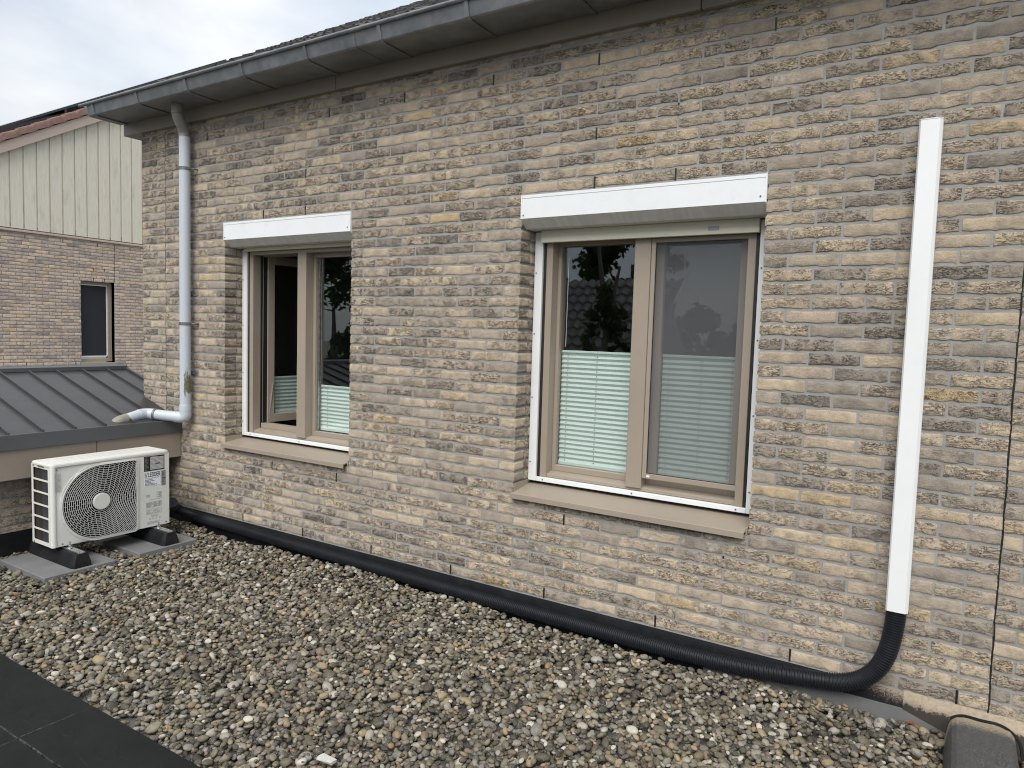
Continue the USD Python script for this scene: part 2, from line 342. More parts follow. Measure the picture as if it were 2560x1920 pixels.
mat('dusty_flashing', {'g': ('geometry', {}), 's': ('separate_xyz', {}), 'xx': ('map_range', {'from_min': 3.10, 'from_max': 3.46, 'to_min': -0.06, 'to_max': 0.20, 'clamp': True}), 'zz': ('map_range', {'from_min': -1.60, 'from_max': -1.538, 'to_min': -0.10, 'to_max': 0.10, 'clamp': True}),
    'n': ('noise_texture', {'scale': 220.0, 'detail': 6.0, 'roughness': 0.8}), 'a1': ('math', {'math_type': 'add'}), 'a2': ('math', {'math_type': 'add'}), 'dm': ('map_range', {'from_min': 0.54, 'from_max': 0.66, 'to_min': 0.0, 'to_max': 0.9, 'clamp': True}), 'mx': ('mix', {'color1': (0.012, 0.012, 0.013), 'color2': (0.33, 0.27, 0.20)}),
    'b': ('bump', {'strength': 0.8, 'distance': 0.002}), 'p': ('principled_bsdf', {'roughness': 0.8, 'specular_ior_level': 0.2})},
    [('g.position', 's.vector'), ('s.x', 'xx.value'), ('s.z', 'zz.value'), ('g.position', 'n.vector'), ('n.fac', 'a1.value1'), ('xx.result', 'a1.value2'), ('a1.value', 'a2.value1'), ('zz.result', 'a2.value2'), ('a2.value', 'dm.value'), ('dm.result', 'mx.fac'), ('mx.color', 'p.base_color'), ('n.fac', 'b.height'), ('b.normal', 'p.normal')])

mat('bitumen', {'g': ('geometry', {}), 's': ('separate_xyz', {}),
    'n': ('noise_texture', {'scale': 5.0, 'detail': 6.0, 'roughness': 0.65}), 'r': ('rgb_ramp', {'ramp': [(0.3, (0.0060, 0.0061, 0.0061)), (0.7, (0.012, 0.012, 0.0118))]}),
    'm': ('mapping', {'scale': (3.0, 16.0, 1.0), 'rotation': (0, 0, 0.35)}), 'sn': ('noise_texture', {'scale': 2.4, 'detail': 9.0, 'roughness': 0.75, 'distortion': 0.8}), 'sm': ('map_range', {'from_min': 0.60, 'from_max': 0.78, 'to_min': 0.0, 'to_max': 0.22, 'clamp': True}),
    'sc': ('mix', {'color2': (0.14, 0.14, 0.135)}),
    'wx': ('noise_texture', {'scale': 3.0, 'detail': 3.0}), 'wo': ('math', {'math_type': 'multiply_add', 'value2': 0.03, 'value3': -0.498}), 'x1': ('math', {'math_type': 'add'}), 'xa': ('math', {'math_type': 'absolute'}), 'xm': ('map_range', {'from_min': 0.002, 'from_max': 0.005, 'to_min': 1.0, 'to_max': 0.0, 'clamp': True}),
    'y1': ('math', {'math_type': 'add', 'value2': 2.183}), 'y2': ('math', {'math_type': 'add'}), 'wo2': ('math', {'math_type': 'multiply_add', 'value2': 0.016, 'value3': -0.008}), 'ya': ('math', {'math_type': 'absolute'}), 'ym': ('map_range', {'from_min': 0.0015, 'from_max': 0.0045, 'to_min': 1.0, 'to_max': 0.0, 'clamp': True}),
    'mx': ('math', {'math_type': 'maximum'}), 'bn': ('noise_texture', {'scale': 40.0, 'detail': 6.0, 'roughness': 0.8}), 'bm': ('map_range', {'from_min': 0.42, 'from_max': 0.62, 'to_min': 0.0, 'to_max': 0.42, 'clamp': True}), 'mu': ('math', {'math_type': 'multiply'}), 'ln': ('mix', {'color2': (0.20, 0.195, 0.18)}),
    'fn': ('noise_texture', {'scale': 700.0, 'detail': 2.0}), 'fr': ('rgb_ramp', {'ramp': [(0.35, (0.75, 0.75, 0.75)), (0.62, (1.1, 1.1, 1.1)), (0.72, (2.6, 2.6, 2.5))]}), 'fm': ('mix', {'mix_type': 'multiply', 'fac': 0.8}),
    'ad': ('math', {'math_type': 'add'}), 'b': ('bump', {'strength': 0.6, 'distance': 0.002}), 'p': ('principled_bsdf', {'roughness': 0.7, 'specular_ior_level': 0.22})},
    [('g.position', 's.vector'), ('g.position', 'n.vector'), ('n.fac', 'r.fac'), ('g.position', 'm.vector'), ('m.vector', 'sn.vector'), ('sn.fac', 'sm.value'), ('r.color', 'sc.color1'), ('sm.result', 'sc.fac'),
     ('g.position', 'wx.vector'), ('wx.fac', 'wo.value1'), ('s.x', 'x1.value1'), ('wo.value', 'x1.value2'), ('x1.value', 'xa.value1'), ('xa.value', 'xm.value'),
     ('wx.fac', 'wo2.value1'), ('s.y', 'y1.value1'), ('y1.value', 'y2.value1'), ('wo2.value', 'y2.value2'), ('y2.value', 'ya.value1'), ('ya.value', 'ym.value'), ('xm.result', 'mx.value1'), ('ym.result', 'mx.value2'),
     ('g.position', 'bn.vector'), ('bn.fac', 'bm.value'), ('mx.value', 'mu.value1'), ('bm.result', 'mu.value2'), ('mu.value', 'ln.fac'), ('sc.color', 'ln.color1'),
     ('g.position', 'fn.vector'), ('fn.fac', 'fr.fac'), ('ln.color', 'fm.color1'), ('fr.color', 'fm.color2'), ('fm.color', 'p.base_color'), ('fn.fac', 'ad.value1'), ('sn.fac', 'ad.value2'), ('ad.value', 'b.height'), ('b.normal', 'p.normal')])

mat('mossy_pipe', {'g': ('geometry', {}), 's': ('separate_xyz', {}), 'n': ('noise_texture', {'scale': 28.0, 'detail': 7.0, 'roughness': 0.7}), 'mp': ('mapping', {'scale': (1.0, 1.0, 0.35)}),
    'z1': ('map_range', {'from_min': -0.66, 'from_max': -0.56, 'to_min': 0.0, 'to_max': 1.0, 'clamp': True}), 'z2': ('map_range', {'from_min': -0.48, 'from_max': -0.36, 'to_min': 1.0, 'to_max': 0.0, 'clamp': True}), 'zz': ('math', {'math_type': 'multiply'}),
    'y1': ('map_range', {'from_min': -1.684, 'from_max': -1.670, 'to_min': 0.0, 'to_max': 1.0, 'clamp': True}), 'zy': ('math', {'math_type': 'multiply'}),
    'ad': ('math', {'math_type': 'multiply_add', 'value2': 0.34, 'value3': 0.0}), 'su': ('math', {'math_type': 'add'}), 'mm': ('map_range', {'from_min': 0.70, 'from_max': 0.76, 'to_min': 0.0, 'to_max': 0.95, 'clamp': True}),
    'gc': ('rgb_ramp', {'ramp': [(0.35, (0.055, 0.06, 0.045)), (0.55, (0.13, 0.14, 0.055)), (0.7, (0.22, 0.23, 0.13))]}), 'n2': ('noise_texture', {'scale': 140.0, 'detail': 3.0}),
    'dn': ('noise_texture', {'scale': 30.0, 'detail': 8.0, 'roughness': 0.75}), 'dm': ('map_range', {'from_min': 0.68, 'from_max': 0.74, 'to_min': 0.0, 'to_max': 0.5, 'clamp': True}), 'dd': ('mix', {'color1': (0.46, 0.50, 0.545), 'color2': (0.2, 0.2, 0.2)}),
    'mx': ('mix', {}), 'p': ('principled_bsdf', {'roughness': 0.42})},
    [('g.position', 's.vector'), ('g.position', 'mp.vector'), ('mp.vector', 'n.vector'), ('s.z', 'z1.value'), ('s.z', 'z2.value'), ('z1.result', 'zz.value1'), ('z2.result', 'zz.value2'), ('s.x', 'y1.value'), ('zz.value', 'zy.value1'), ('y1.result', 'zy.value2'),
     ('zy.value', 'ad.value1'), ('n.fac', 'su.value1'), ('ad.value', 'su.value2'), ('su.value', 'mm.value'), ('g.position', 'n2.vector'), ('n2.fac', 'gc.fac'), ('g.position', 'dn.vector'), ('dn.fac', 'dm.value'), ('dm.result', 'dd.fac'),
     ('dd.color', 'mx.color1'), ('gc.color', 'mx.color2'), ('mm.result', 'mx.fac'), ('mx.color', 'p.base_color')])

mat('plank', {'g': ('geometry', {}), 'at': ('attribute', {'attribute': 'tone'}), 'of': ('vector_math', {'math_type': 'scale', 'scale': 17.0}), 'ps': ('vector_math', {'math_type': 'add'}), 'm': ('mapping', {'scale': (6.0, 60.0, 3.0)}), 'n': ('noise_texture', {'scale': 1.0, 'detail': 6.0, 'roughness': 0.6, 'distortion': 1.2}),
    'r': ('rgb_ramp', {'ramp': [(0.3, (0.535, 0.495, 0.40)), (0.55, (0.61, 0.57, 0.47)), (0.75, (0.64, 0.60, 0.50))]}),
    'm2': ('mapping', {'scale': (2.0, 9.0, 1.6)}), 'n2': ('noise_texture', {'scale': 1.0, 'detail': 6.0, 'roughness': 0.65}), 'sm': ('map_range', {'from_min': 0.56, 'from_max': 0.72, 'to_min': 0.0, 'to_max': 0.45, 'clamp': True}), 'st': ('mix', {'color2': (0.24, 0.235, 0.19)}),
    'b': ('bump', {'strength': 0.5, 'distance': 0.002}), 'p': ('principled_bsdf', {'roughness': 0.6})},
    [('at.color', 'of.vector1'), ('g.position', 'ps.vector1'), ('of.vector', 'ps.vector2'), ('ps.vector', 'm.vector'), ('m.vector', 'n.vector'), ('n.fac', 'r.fac'), ('ps.vector', 'm2.vector'), ('m2.vector', 'n2.vector'), ('n2.fac', 'sm.value'), ('r.color', 'st.color1'), ('sm.result', 'st.fac'), ('st.color', 'p.base_color'), ('n.fac', 'b.height'), ('b.normal', 'p.normal')])


def pebble_mat(name, ramp, speck):
    mat(name, {'o': ('object_info', {}), 'tc': ('geometry', {}), 'r': ('rgb_ramp', {'ramp': ramp}),
               'n': ('noise_texture', {'scale': 70.0, 'detail': 5.0, 'roughness': 0.65}), 'nr': ('rgb_ramp', {'ramp': [(0.3, (0.72, 0.72, 0.72)), (0.7, (1.2, 1.19, 1.17))]}), 'm1': ('mix', {'mix_type': 'multiply', 'fac': 0.9}),
               'n2': ('noise_texture', {'scale': 210.0, 'detail': 5.0, 'roughness': 0.7}), 'sm': ('map_range', {'from_min': speck, 'from_max': speck + 0.06, 'to_min': 0.0, 'to_max': 0.75, 'clamp': True}), 'm2': ('mix', {'color2': (0.44, 0.43, 0.39)}),
               'b': ('bump', {'strength': 0.35, 'distance': 0.0015}), 'p': ('principled_bsdf', {'roughness': 0.68, 'specular_ior_level': 0.35})},
        [('o.random', 'r.fac'), ('tc.position', 'n.vector'), ('n.fac', 'nr.fac'), ('r.color', 'm1.color1'), ('nr.color', 'm1.color2'), ('tc.position', 'n2.vector'), ('n2.fac', 'sm.value'), ('m1.color', 'm2.color1'), ('sm.result', 'm2.fac'),
         ('m2.color', 'p.base_color'), ('n2.fac', 'b.height'), ('b.normal', 'p.normal')])


pebble_mat('pebble_dark', [(0, (0.052, 0.046, 0.036)), (0.5, (0.083, 0.074, 0.057)), (1, (0.121, 0.105, 0.078))], 0.60)
pebble_mat('pebble_olive', [(0, (0.096, 0.082, 0.057)), (0.5, (0.150, 0.129, 0.088)), (1, (0.216, 0.188, 0.132))], 0.60)
pebble_mat('pebble_grey', [(0, (0.133, 0.124, 0.105)), (0.5, (0.208, 0.191, 0.160)), (1, (0.316, 0.288, 0.241))], 0.60)
pebble_mat('pebble_tan', [(0, (0.150, 0.116, 0.074)), (0.5, (0.225, 0.174, 0.112)), (0.85, (0.300, 0.229, 0.136)), (1, (0.250, 0.163, 0.082))], 0.62)
pebble_mat('pebble_white', [(0, (0.316, 0.287, 0.228)), (0.5, (0.391, 0.357, 0.292)), (1, (0.458, 0.422, 0.353))], 0.50)

# panes: reflective, letting light through
mat('pane', {'g0': ('geometry', {}), 'dt': ('vector_math', {'math_type': 'dot_product'}), 'ab': ('math', {'math_type': 'absolute'}), 'om': ('math', {'math_type': 'subtract', 'value1': 1.0}), 'pw': ('math', {'math_type': 'power', 'value2': 5.0}), 'f': ('math', {'math_type': 'multiply_add', 'value2': 0.94, 'value3': 0.075, 'use_clamp': True}),
             'n': ('noise_texture', {'scale': 2.2, 'detail': 1.0}), 'b': ('bump', {'strength': 0.22, 'distance': 0.004}),
             't': ('transparent_bsdf', {'color': (0.97, 0.985, 0.98)}), 'g': ('glossy_bsdf', {'color': (0.95, 0.97, 1.0), 'roughness': 0.0}), 'm': ('mix_closure', {})},
    [('g0.incoming', 'dt.vector1'), ('g0.normal', 'dt.vector2'), ('dt.value', 'ab.value1'), ('ab.value', 'om.value2'), ('om.value', 'pw.value1'), ('pw.value', 'f.value1'), ('f.value', 'm.fac'),
     ('g0.position', 'n.vector'), ('n.fac', 'b.height'), ('b.normal', 'g.normal'), ('t.BSDF', 'm.closure1'), ('g.BSDF', 'm.closure2')], surface='m.closure')
mat('insect_mesh', {'t': ('transparent_bsdf', {}), 'd': ('diffuse_bsdf', {'color': (0.15, 0.152, 0.157)}), 'm': ('mix_closure', {'fac': 0.42})},
    [('t.BSDF', 'm.closure1'), ('d.BSDF', 'm.closure2')], surface='m.closure')
mat('blind', {'g': ('geometry', {}), 'n': ('noise_texture', {'scale': 300.0, 'detail': 2.0}), 'r': ('rgb_ramp', {'ramp': [(0.3, (0.65, 0.745, 0.70)), (0.7, (0.70, 0.79, 0.75))]}), 'd': ('diffuse_bsdf', {}), 't': ('translucent_bsdf', {}), 'm': ('mix_closure', {'fac': 0.18})},
    [('g.position', 'n.vector'), ('n.fac', 'r.fac'), ('r.color', 'd.color'), ('r.color', 't.color'), ('d.BSDF', 'm.closure1'), ('t.BSDF', 'm.closure2')], surface='m.closure')
mat('leaf', {'o': ('geometry', {}), 'r': ('rgb_ramp', {'ramp': [(0, (0.040, 0.066, 0.018)), (0.5, (0.075, 0.115, 0.032)), (1, (0.125, 0.165, 0.05))]}), 'd': ('diffuse_bsdf', {}), 't': ('translucent_bsdf', {}), 'm': ('mix_closure', {'fac': 0.42})},
    [('o.random_per_island', 'r.fac'), ('r.color', 'd.color'), ('r.color', 't.color'), ('d.BSDF', 'm.closure1'), ('t.BSDF', 'm.closure2')], surface='m.closure')

# ------------------------------------------------------------------ brickwork
L, H = 0.2181, 0.0625          # pitch of a stretcher and of a course
ZG = -1.66                      # level of the gravel
JOINT = 0.0118
BED = 0.0150


def brick_mesh(x0, x1, z0, z1, seed, depth=0.03, nx=13, nz=5, rough=1.0, ends=(0.0, 0.0)):
    """A hand-made brick in the plane y = 0 (front towards -y): ragged outline, uneven face, worn edges."""
    u, w = np.linspace(0, 1, nx), np.linspace(0, 1, nz)
    U, W = np.meshgrid(u, w, indexing='ij')
    X, Z = x0 + (x1 - x0) * U, z0 + (z1 - z0) * W
    s = seed * 7.31
    def nz_(a, b, k):
        return meshkit.noise(np.stack([a, b, np.full_like(a, s + k)], -1), 3) - 0.5
    big = nz_(X * 22, Z * 30, 0.3) * 2
    lowedge = (nz_(X * 38, X * 0, 1.7) * 1.6 + nz_(X * 95, X * 0, 5.1)) * 0.0060 * rough
    topedge = (nz_(X * 30, X * 0, 9.2) + nz_(X * 80, X * 0, 2.2) * 0.6) * 0.0042 * rough
    side = nz_(Z * 45, Z * 0, 4.4) * 0.004 * rough
    Zd = Z + lowedge * (1 - W) ** 2 + topedge * W ** 2
    Xd = X + side * (2 * np.abs(U - 0.5)) ** 4
    cx, cz = (x0 + x1) / 2, (z0 + z1) / 2
    rot = (meshkit.noise(np.array([s, 0.5, 0.5]), 1) - 0.5) * 0.012 * rough
    Zd = Zd + (X - cx) * rot
    edge = np.maximum(np.abs(2 * U - 1) ** 14, np.abs(2 * W - 1) ** 8)
    Y = -0.0012 - big * 0.0016 * rough + edge * 0.0022 - (1 - W) ** 3 * 0.0012 * rough + (nz_(X * 60, Z * 90, 6.6)) * 0.0018 * rough
    Y += (meshkit.noise(np.array([s, 3.5, 0.5]), 2) - 0.5) * 0.003 * rough
    V = np.stack([Xd, Y, Zd], -1).reshape(-1, 3)
    i, j = np.meshgrid(np.arange(nx - 1), np.arange(nz - 1), indexing='ij')
    q = np.stack([i * nz + j, (i + 1) * nz + j, (i + 1) * nz + j + 1, i * nz + j + 1], -1).reshape(-1, 4)
    rim = [k * nz for k in range(nx)] + [(nx - 1) * nz + k for k in range(1, nz)] + [k * nz + nz - 1 for k in range(nx - 2, -1, -1)] + [k for k in range(nz - 2, 0, -1)]
    rim = np.array(rim); n0 = len(V)
    B = V[rim].copy(); B[:, 1] = depth
    C = V[rim].copy(); C[:, 1] += 0.003; C[:, 0] += np.sign(C[:, 0] - cx) * 0.0004
    V = np.vstack([V, C, B]); k = len(rim); a = np.arange(k); b = (a + 1) % k
    q2 = np.vstack([np.stack([rim[a], n0 + a, n0 + b, rim[b]], 1), np.stack([n0 + a, n0 + k + a, n0 + k + b, n0 + b], 1)])
    f = np.vstack([q, q2])
    return V, np.vstack([f[:, [0, 1, 2]], f[:, [0, 2, 3]]])


def tone_for(k, n, dark=0.0):
    r = np.random.default_rng(1000 + k)
    a = r.random()
    a = 0.14 + 0.66 * a if r.random() < 0.76 else 0.02 + 0.93 * r.random()
    return np.tile([np.clip(a - dark, 0, 1), r.random(), r.random()], (n, 1))


# course layout of the long wall: list of (x0, x1, z0, z1, depth)
def courses():
    out = []
    W1, W2 = (-6, 0), (6, 12)
    def seg(v, a, b, shift=0.0, dz=0.0, dl=0.03, dr=0.03):
        start = 0.0 if v % 2 == 0 else 0.5
        cuts = [a] + [k + start + shift for k in range(-20, 40) if a + 0.06 < k + start + shift < b - 0.06] + [b]
        for p, q in zip(cuts, cuts[1:]):
            d = 0.03
            if p == a and dl > 0.03: d = dl
            if q == b and dr > 0.03: d = dr
            out.append((p * L + (JOINT / 2 if p != a else 0.002), q * L - (JOINT / 2 if q != b else 0.002), v * H - H / 2 + BED / 2 + dz, v * H + H / 2 - BED / 2 + dz, d, v, p, q))
    for v in range(-24, 25):
        segs = [(-11, -9.5, .1, .03), (-9.5, 16.5, .03, .03)]
        for a, b, dl, dr in segs:
            if -15 <= v <= 11 and b > 10:
                seg(v, a, W1[0], dl=dl, dr=0.1); seg(v, W1[1], W2[0], dl=0.1, dr=0.1); seg(v, W2[1], b, dl=0.1, dr=dr)
            else:
                seg(v, a, b, dl=dl, dr=dr)
    for v in range(-25, 25):
        seg(v, 16.5, 21, shift=0.34, dz=-0.012)
    return out


# weep slots: open vertical joints, (joint, course)
WEEPS = {(u, -24) for u in (-5, -2, 1, 4, 7, 10, 13, 16)} | {(u, 22) for u in (-7, -4, -1, 2, 5, 8, 12)} | {(-4, 12), (-2, 12), (8, 12), (10, 12), (8, 16), (10, 17), (-2, 16), (-3.5, -17), (-0.5, -17), (7.5, -17), (11.5, -18)}

house = thing('brick_house', (0.6, 0.0, ZG), 'beige hand-made brick house with two shuttered windows under a zinc gutter', 'house')
core = obj('wall', [box(-11 * L + 0.002, -6 * L - 0.007, 0.0028, 0.36, -3.2, 1.53), box(-6 * L - 0.0069, 0.0069, 0.0029, 0.36, 0.716, 1.53), box(0.007, 6 * L - 0.007, 0.0028, 0.36, -3.2, 1.53), box(6 * L - 0.0069, 12 * L + 0.0069, 0.0029, 0.36, 0.716, 1.53), box(12 * L + 0.007, 22 * L, 0.0028, 0.36, -3.2, 1.53),
                    box(-6 * L - 0.0069, 0.0069, 0.0029, 0.36, -3.2, -0.975), box(6 * L - 0.0069, 12 * L + 0.0069, 0.0029, 0.36, -3.2, -0.975)], 'mortar', house, smooth=False)
house_bricks = []
for k, (x0, x1, z0, z1, d, v, p, q) in enumerate(courses()):
    if (q, v) in WEEPS: x1 += 0.001
    n = max(4, int(round((x1 - x0) / 0.0165)) + 1)
    V, F = brick_mesh(x0, x1, z0, z1, k, depth=d, nx=n)
    house_bricks.append((V, F, k, ((x0 + x1) / 2 - EYE[0]) ** 2 + EYE[1] ** 2 + ((z0 + z1) / 2 - EYE[2]) ** 2))
# returns of the brickwork into the window openings (left jambs face the camera)
for wx, ex in ((-6 * L, 1), (6 * L, 1), (0.0, -1), (12 * L, -1)):
    for v in range(-15, 12):
        z0, z1 = v * H - H / 2 + BED / 2, v * H + H / 2 - BED / 2
        spans = [(0.108, 0.165)] if v % 2 == 0 else [(0.1005, 0.165)]
        for a, b in spans:
            V, F = brick_mesh(a, b, z0, z1, 5000 + v + int(wx * 100), depth=0.03, nx=5, rough=0.8)
            P = np.stack([wx - ex * (V[:, 1] + 0.001), V[:, 0], V[:, 2]], 1)
            house_bricks.append((P, F if ex > 0 else F[:, ::-1], 6000 + v + int(wx * 100), 1e3))
order = np.argsort([b[3] for b in house_bricks])
def in_view(c):
    d = np.asarray(c) - np.array(EYE); z = d @ _f
    return z > 0 and abs(FPX * (d @ _r) / z) < 1290 and abs(FPX * (d @ _u) / z) < 970
shown, rest = [], []
for i in order:
    V, F, k, _ = house_bricks[i]
    (shown if len(shown) < 300 and in_view(V.mean(0)) else rest).append(i)
for i in shown:
    V, F, k, _ = house_bricks[i]
    obj('brick', (V, F), 'brick', core, smooth=True, tone=tone_for(k, len(V)))
vv, ff = join([(house_bricks[i][0], house_bricks[i][1]) for i in rest])
tag(obj('further_bricks', (vv, ff), 'brick', core, smooth=True, tone=np.vstack([tone_for(house_bricks[i][2], len(house_bricks[i][0])) for i in rest])), kind='stuff')
# open weep slots (dark gaps pressed through the mortar) and movement joints
slots = [box(u * L - 0.0042, u * L + 0.0042, -0.0005, 0.02, v * H - 0.03, v * H + 0.029) for u, v in sorted(WEEPS)]
for sl in slots:
    obj('weep_hole', sl, 'seal', house, smooth=False)
pts = np.array([[-9.5 * L + 0.003 * math.sin(z * 9) + 0.0015 * math.sin(z * 31), 0.004, z] for z in np.arange(-0.85, 1.5, 0.03)])
obj('movement_joint', tube(pts, 0.0038, 6), 'seal', house)
pts = np.array([[16.5 * L + 0.0015 * math.sin(z * 7) + 0.001 * math.sin(z * 29), 0.003, z] for z in np.arange(-1.535, 1.5, 0.03)])
obj('movement_joint', tube(pts, 0.0042, 6), 'seal', house)
# black bitumen upstand at the foot of the wall, grey membrane below it
prof = Polygon([(0.004, -1.537), (-0.006, -1.538), (-0.013, -1.56), (-0.016, -1.60), (-0.02, -1.72), (0.004, -1.72)])
obj('base_flashing', extrude(prof, 'x', -2.0, 3.0), 'flashing_black', house)
obj('dusty_flashing', extrude(prof, 'x', 3.0001, 3.47), 'dusty_flashing', house)
prof = Polygon([(-0.0165, -1.600), (-0.020, -1.603), (-0.055, -1.685), (-0.055, -1.70), (-0.0165, -1.70)])
obj('base_membrane', extrude(prof, 'x', 2.45, 3.47), 'membrane_grey', house)
xs = np.linspace(3.30, 4.4, 40); A = []
fil = []
for x in xs:
    k = np.clip((x - 3.30) / 0.25, 0, 1); w = 0.004 * math.sin(x * 23)
    fil.append([(x, 0.004, -1.530 + 0.003 * math.sin(x * 40)), (x, -0.012 - 0.006 * k, -1.541 + w * 0.3), (x, -0.018 - 0.018 * k, -1.562 + w), (x, -0.020 - 0.028 * k, -1.59 + w), (x, -0.021 - 0.03 * k, -1.70)])
fil = np.array(fil).reshape(-1, 3); i, j = np.meshgrid(np.arange(39), np.arange(4), indexing='ij')
obj('mortar_fillet', (fil, np.stack([i * 5 + j, i * 5 + j + 1, (i + 1) * 5 + j + 1, (i + 1) * 5 + j], -1).reshape(-1, 4)), 'dust_mortar', house)

# rooms behind the windows
def shell(x0, x1, y0, y1, z0, z1, t=0.05):
    return [box(x0, x1, y1, y1 + t, z0, z1), box(x0 - t, x0, y0, y1 + t, z0 - t, z1 + t), box(x1, x1 + t, y0, y1 + t, z0 - t, z1 + t), box(x0, x1, y0, y1 + t, z1, z1 + t)]
room = obj('room', shell(-2.1, 4.6, 0.362, 3.6, -1.8, 0.95), 'room_wall', house, smooth=False)
obj('room_floor', box(-2.1, 4.6, 0.362, 3.6, -1.86, -1.8), 'room_floor', house, smooth=False)
obj('room_divider', box(0.55, 0.67, 0.365, 3.59, -1.79, 0.94), 'room_wall', house, smooth=False)
wardrobe = obj('wardrobe', [box(-1.9, 0.4, 2.9, 3.5, -1.79, 0.4), box(-1.9, 0.4, 2.88, 2.899, -0.42, -0.36), box(-1.9, 0.4, 2.88, 2.899, 0.0, 0.04)], 'room_dark', house, smooth=False)

# gutter, fascia, eaves tiles
GX0, GX1 = -2.62, 4.6
gut = Polygon([(-0.045, 1.588), (-0.292, 1.588), (-0.302, 1.594), (-0.305, 1.600), (-0.326, 1.672), (-0.3235, 1.673), (-0.3005, 1.600), (-0.292, 1.5915), (-0.049, 1.5915), (-0.049, 1.72), (-0.045, 1.72)])
gutter = obj('gutter', extrude(gut, 'x', GX0, GX1), 'zinc', house)
obj('gutter_bead', tube([(GX0 - 0.10, -0.332, 1.676), (GX0 - 0.09, -0.332, 1.676), (GX1, -0.332, 1.676)], [0.004, 0.0115, 0.0115], 12), 'zinc', gutter)
endp = Polygon([(-0.045, 1.588), (-0.292, 1.588), (-0.305, 1.600), (-0.33, 1.69), (-0.045, 1.70)])
v, f = extrude(endp, 'x', GX0 - 0.004, GX0); v[:, 0] -= np.clip((v[:, 2] - 1.588), 0, 1) * 0.55
obj('end_cap', (v, f), 'zinc', gutter)
for k in range(-1, 11):
    x = -1.92 + 0.609 * k
    br = np.array([(x, -0.044, 1.583), (x, -0.293, 1.5835), (x, -0.306, 1.592), (x, -0.3295, 1.672)])
    pr = [( -0.044, 1.5878), (-0.291, 1.5878), (-0.3045, 1.600), (-0.3265, 1.672), (-0.3335, 1.671), (-0.312, 1.592), (-0.296, 1.5795), (-0.044, 1.5795)]
    obj('gutter_bracket', extrude(Polygon(pr), 'x', x - 0.0125, x + 0.0125), 'zinc', gutter)
pr = [(-0.05, 1.5879), (-0.2915, 1.5879), (-0.3047, 1.600), (-0.3262, 1.672), (-0.329, 1.6715), (-0.307, 1.5945), (-0.293, 1.5855), (-0.05, 1.5855)]
obj('soldered_seam', extrude(Polygon(pr), 'x', 0.318, 0.324), 'zinc', gutter)
for a, b in ((-2.60, -0.1245), (-0.1195, 2.278), (2.283, 4.6)):
    obj('fascia_board', box(a, b, -0.036, 0.34, 1.497, 1.60, 0.002), 'taupe_board', house)
# shadow gap above the brickwork
obj('shadow_gap', box(-2.38, 4.6, 0.012, 0.3, 1.488, 1.4965), 'seal', house)
PITCH_R = math.radians(30.85); EY, EZ = -0.27, 1.646
slope = obj('roof_deck', [(np.array([(-2.6, EY + 0.02, EZ - 0.03), (4.6, EY + 0.02, EZ - 0.03), (4.6, 5, EZ - 0.03 + math.tan(PITCH_R) * (5 - EY)), (-2.6, 5, EZ - 0.03 + math.tan(PITCH_R) * (5 - EY))]), np.array([[0, 1, 2, 3]]))], 'roof_tile', house, smooth=False)


def roof_tile(x, s, seed):
    """A pantile whose lower edge lies s metres up the slope."""
    r = np.random.default_rng(seed)
    w, ln = 0.204, 0.40
    a = np.linspace(0, 1, 13)
    prof = 0.020 * np.cos(a * 2 * np.pi) * np.where(a < 0.5, 1, 1) + np.where(a > 0.9, 0.004, 0)
    rows = []
    for t, lift in ((0.0, 0.034), (ln, 0.008)):
        for th in (0.0, -0.016):
            d = s + t
            px = x + (a - 0.5) * w * 1.08; h = prof + lift + th + r.normal(0, 0.0015)
            rows.append(np.stack([px, EY - 0.03 + d * math.cos(PITCH_R) - h * math.sin(PITCH_R), EZ + d * math.sin(PITCH_R) + h * math.cos(PITCH_R)], 1))
    V = np.vstack(rows); n = 13; q = []
    for i in range(n - 1):
        q += [[i, i + 1, 2 * n + i + 1, 2 * n + i], [n + i, i + n + 1, i + 1, i], [n + i, 3 * n + i, 3 * n + i + 1, n + i + 1]]
    q += [[0, 2 * n, 3 * n, n], [n - 1, 2 * n - 1, 4 * n - 1, 3 * n - 1]]
    return V, np.array(q)


tiles_rest = []
for row in range(14):
    for c in range(33):
        x = -2.48 + c * 0.204
        t = roof_tile(x, row * 0.335, row * 100 + c)
        if row < 3 and -1.0 < x < 2.6:
            obj('roof_tile', t, 'roof_tile', slope, smooth=40)
        else:
            tiles_rest.append(t)
tag(obj('further_tiles', tiles_rest, 'roof_tile', slope, smooth=40), kind='stuff')

# downpipe
pipe = group_part('downpipe', house)
R = 0.0402
obj('upper_elbow', tube(arc_path([(-1.664, -0.155, 1.60), (-1.664, -0.155, 1.515), (-1.700, -0.072, 1.415), (-1.700, -0.072, 1.375)], 0.045), R + 0.0015, 24), 'pipe_dark', pipe)
for p, d in (((-1.664, -0.155, 1.522), (0, 0, 1)), ((-1.684, -0.11, 1.46), (0.3, 0.6, -0.75))):
    d = np.array(d) / np.linalg.norm(d); obj('joint_ring', tube([np.array(p) - d * 0.003, np.array(p) + d * 0.003], R + 0.004, 24), 'pipe_dark', pipe)
obj('pipe_length', tube([(-1.700, -0.072, z) for z in np.linspace(1.385, -0.70, 8)], R, 28), 'mossy_pipe', pipe)
obj('pipe_socket', tube([(-1.700, -0.072, -0.685), (-1.700, -0.072, -0.69), (-1.700, -0.072, -0.735)], [R + 0.002, R + 0.004, R + 0.004], 28), 'pipe_grey', pipe)
obj('lower_elbow', tube(arc_path([(-1.700, -0.072, -0.73), (-1.700, -0.072, -0.790), (-1.775, -0.112, -0.786)], 0.055, 10), R + 0.003, 28), 'pipe_grey', pipe)
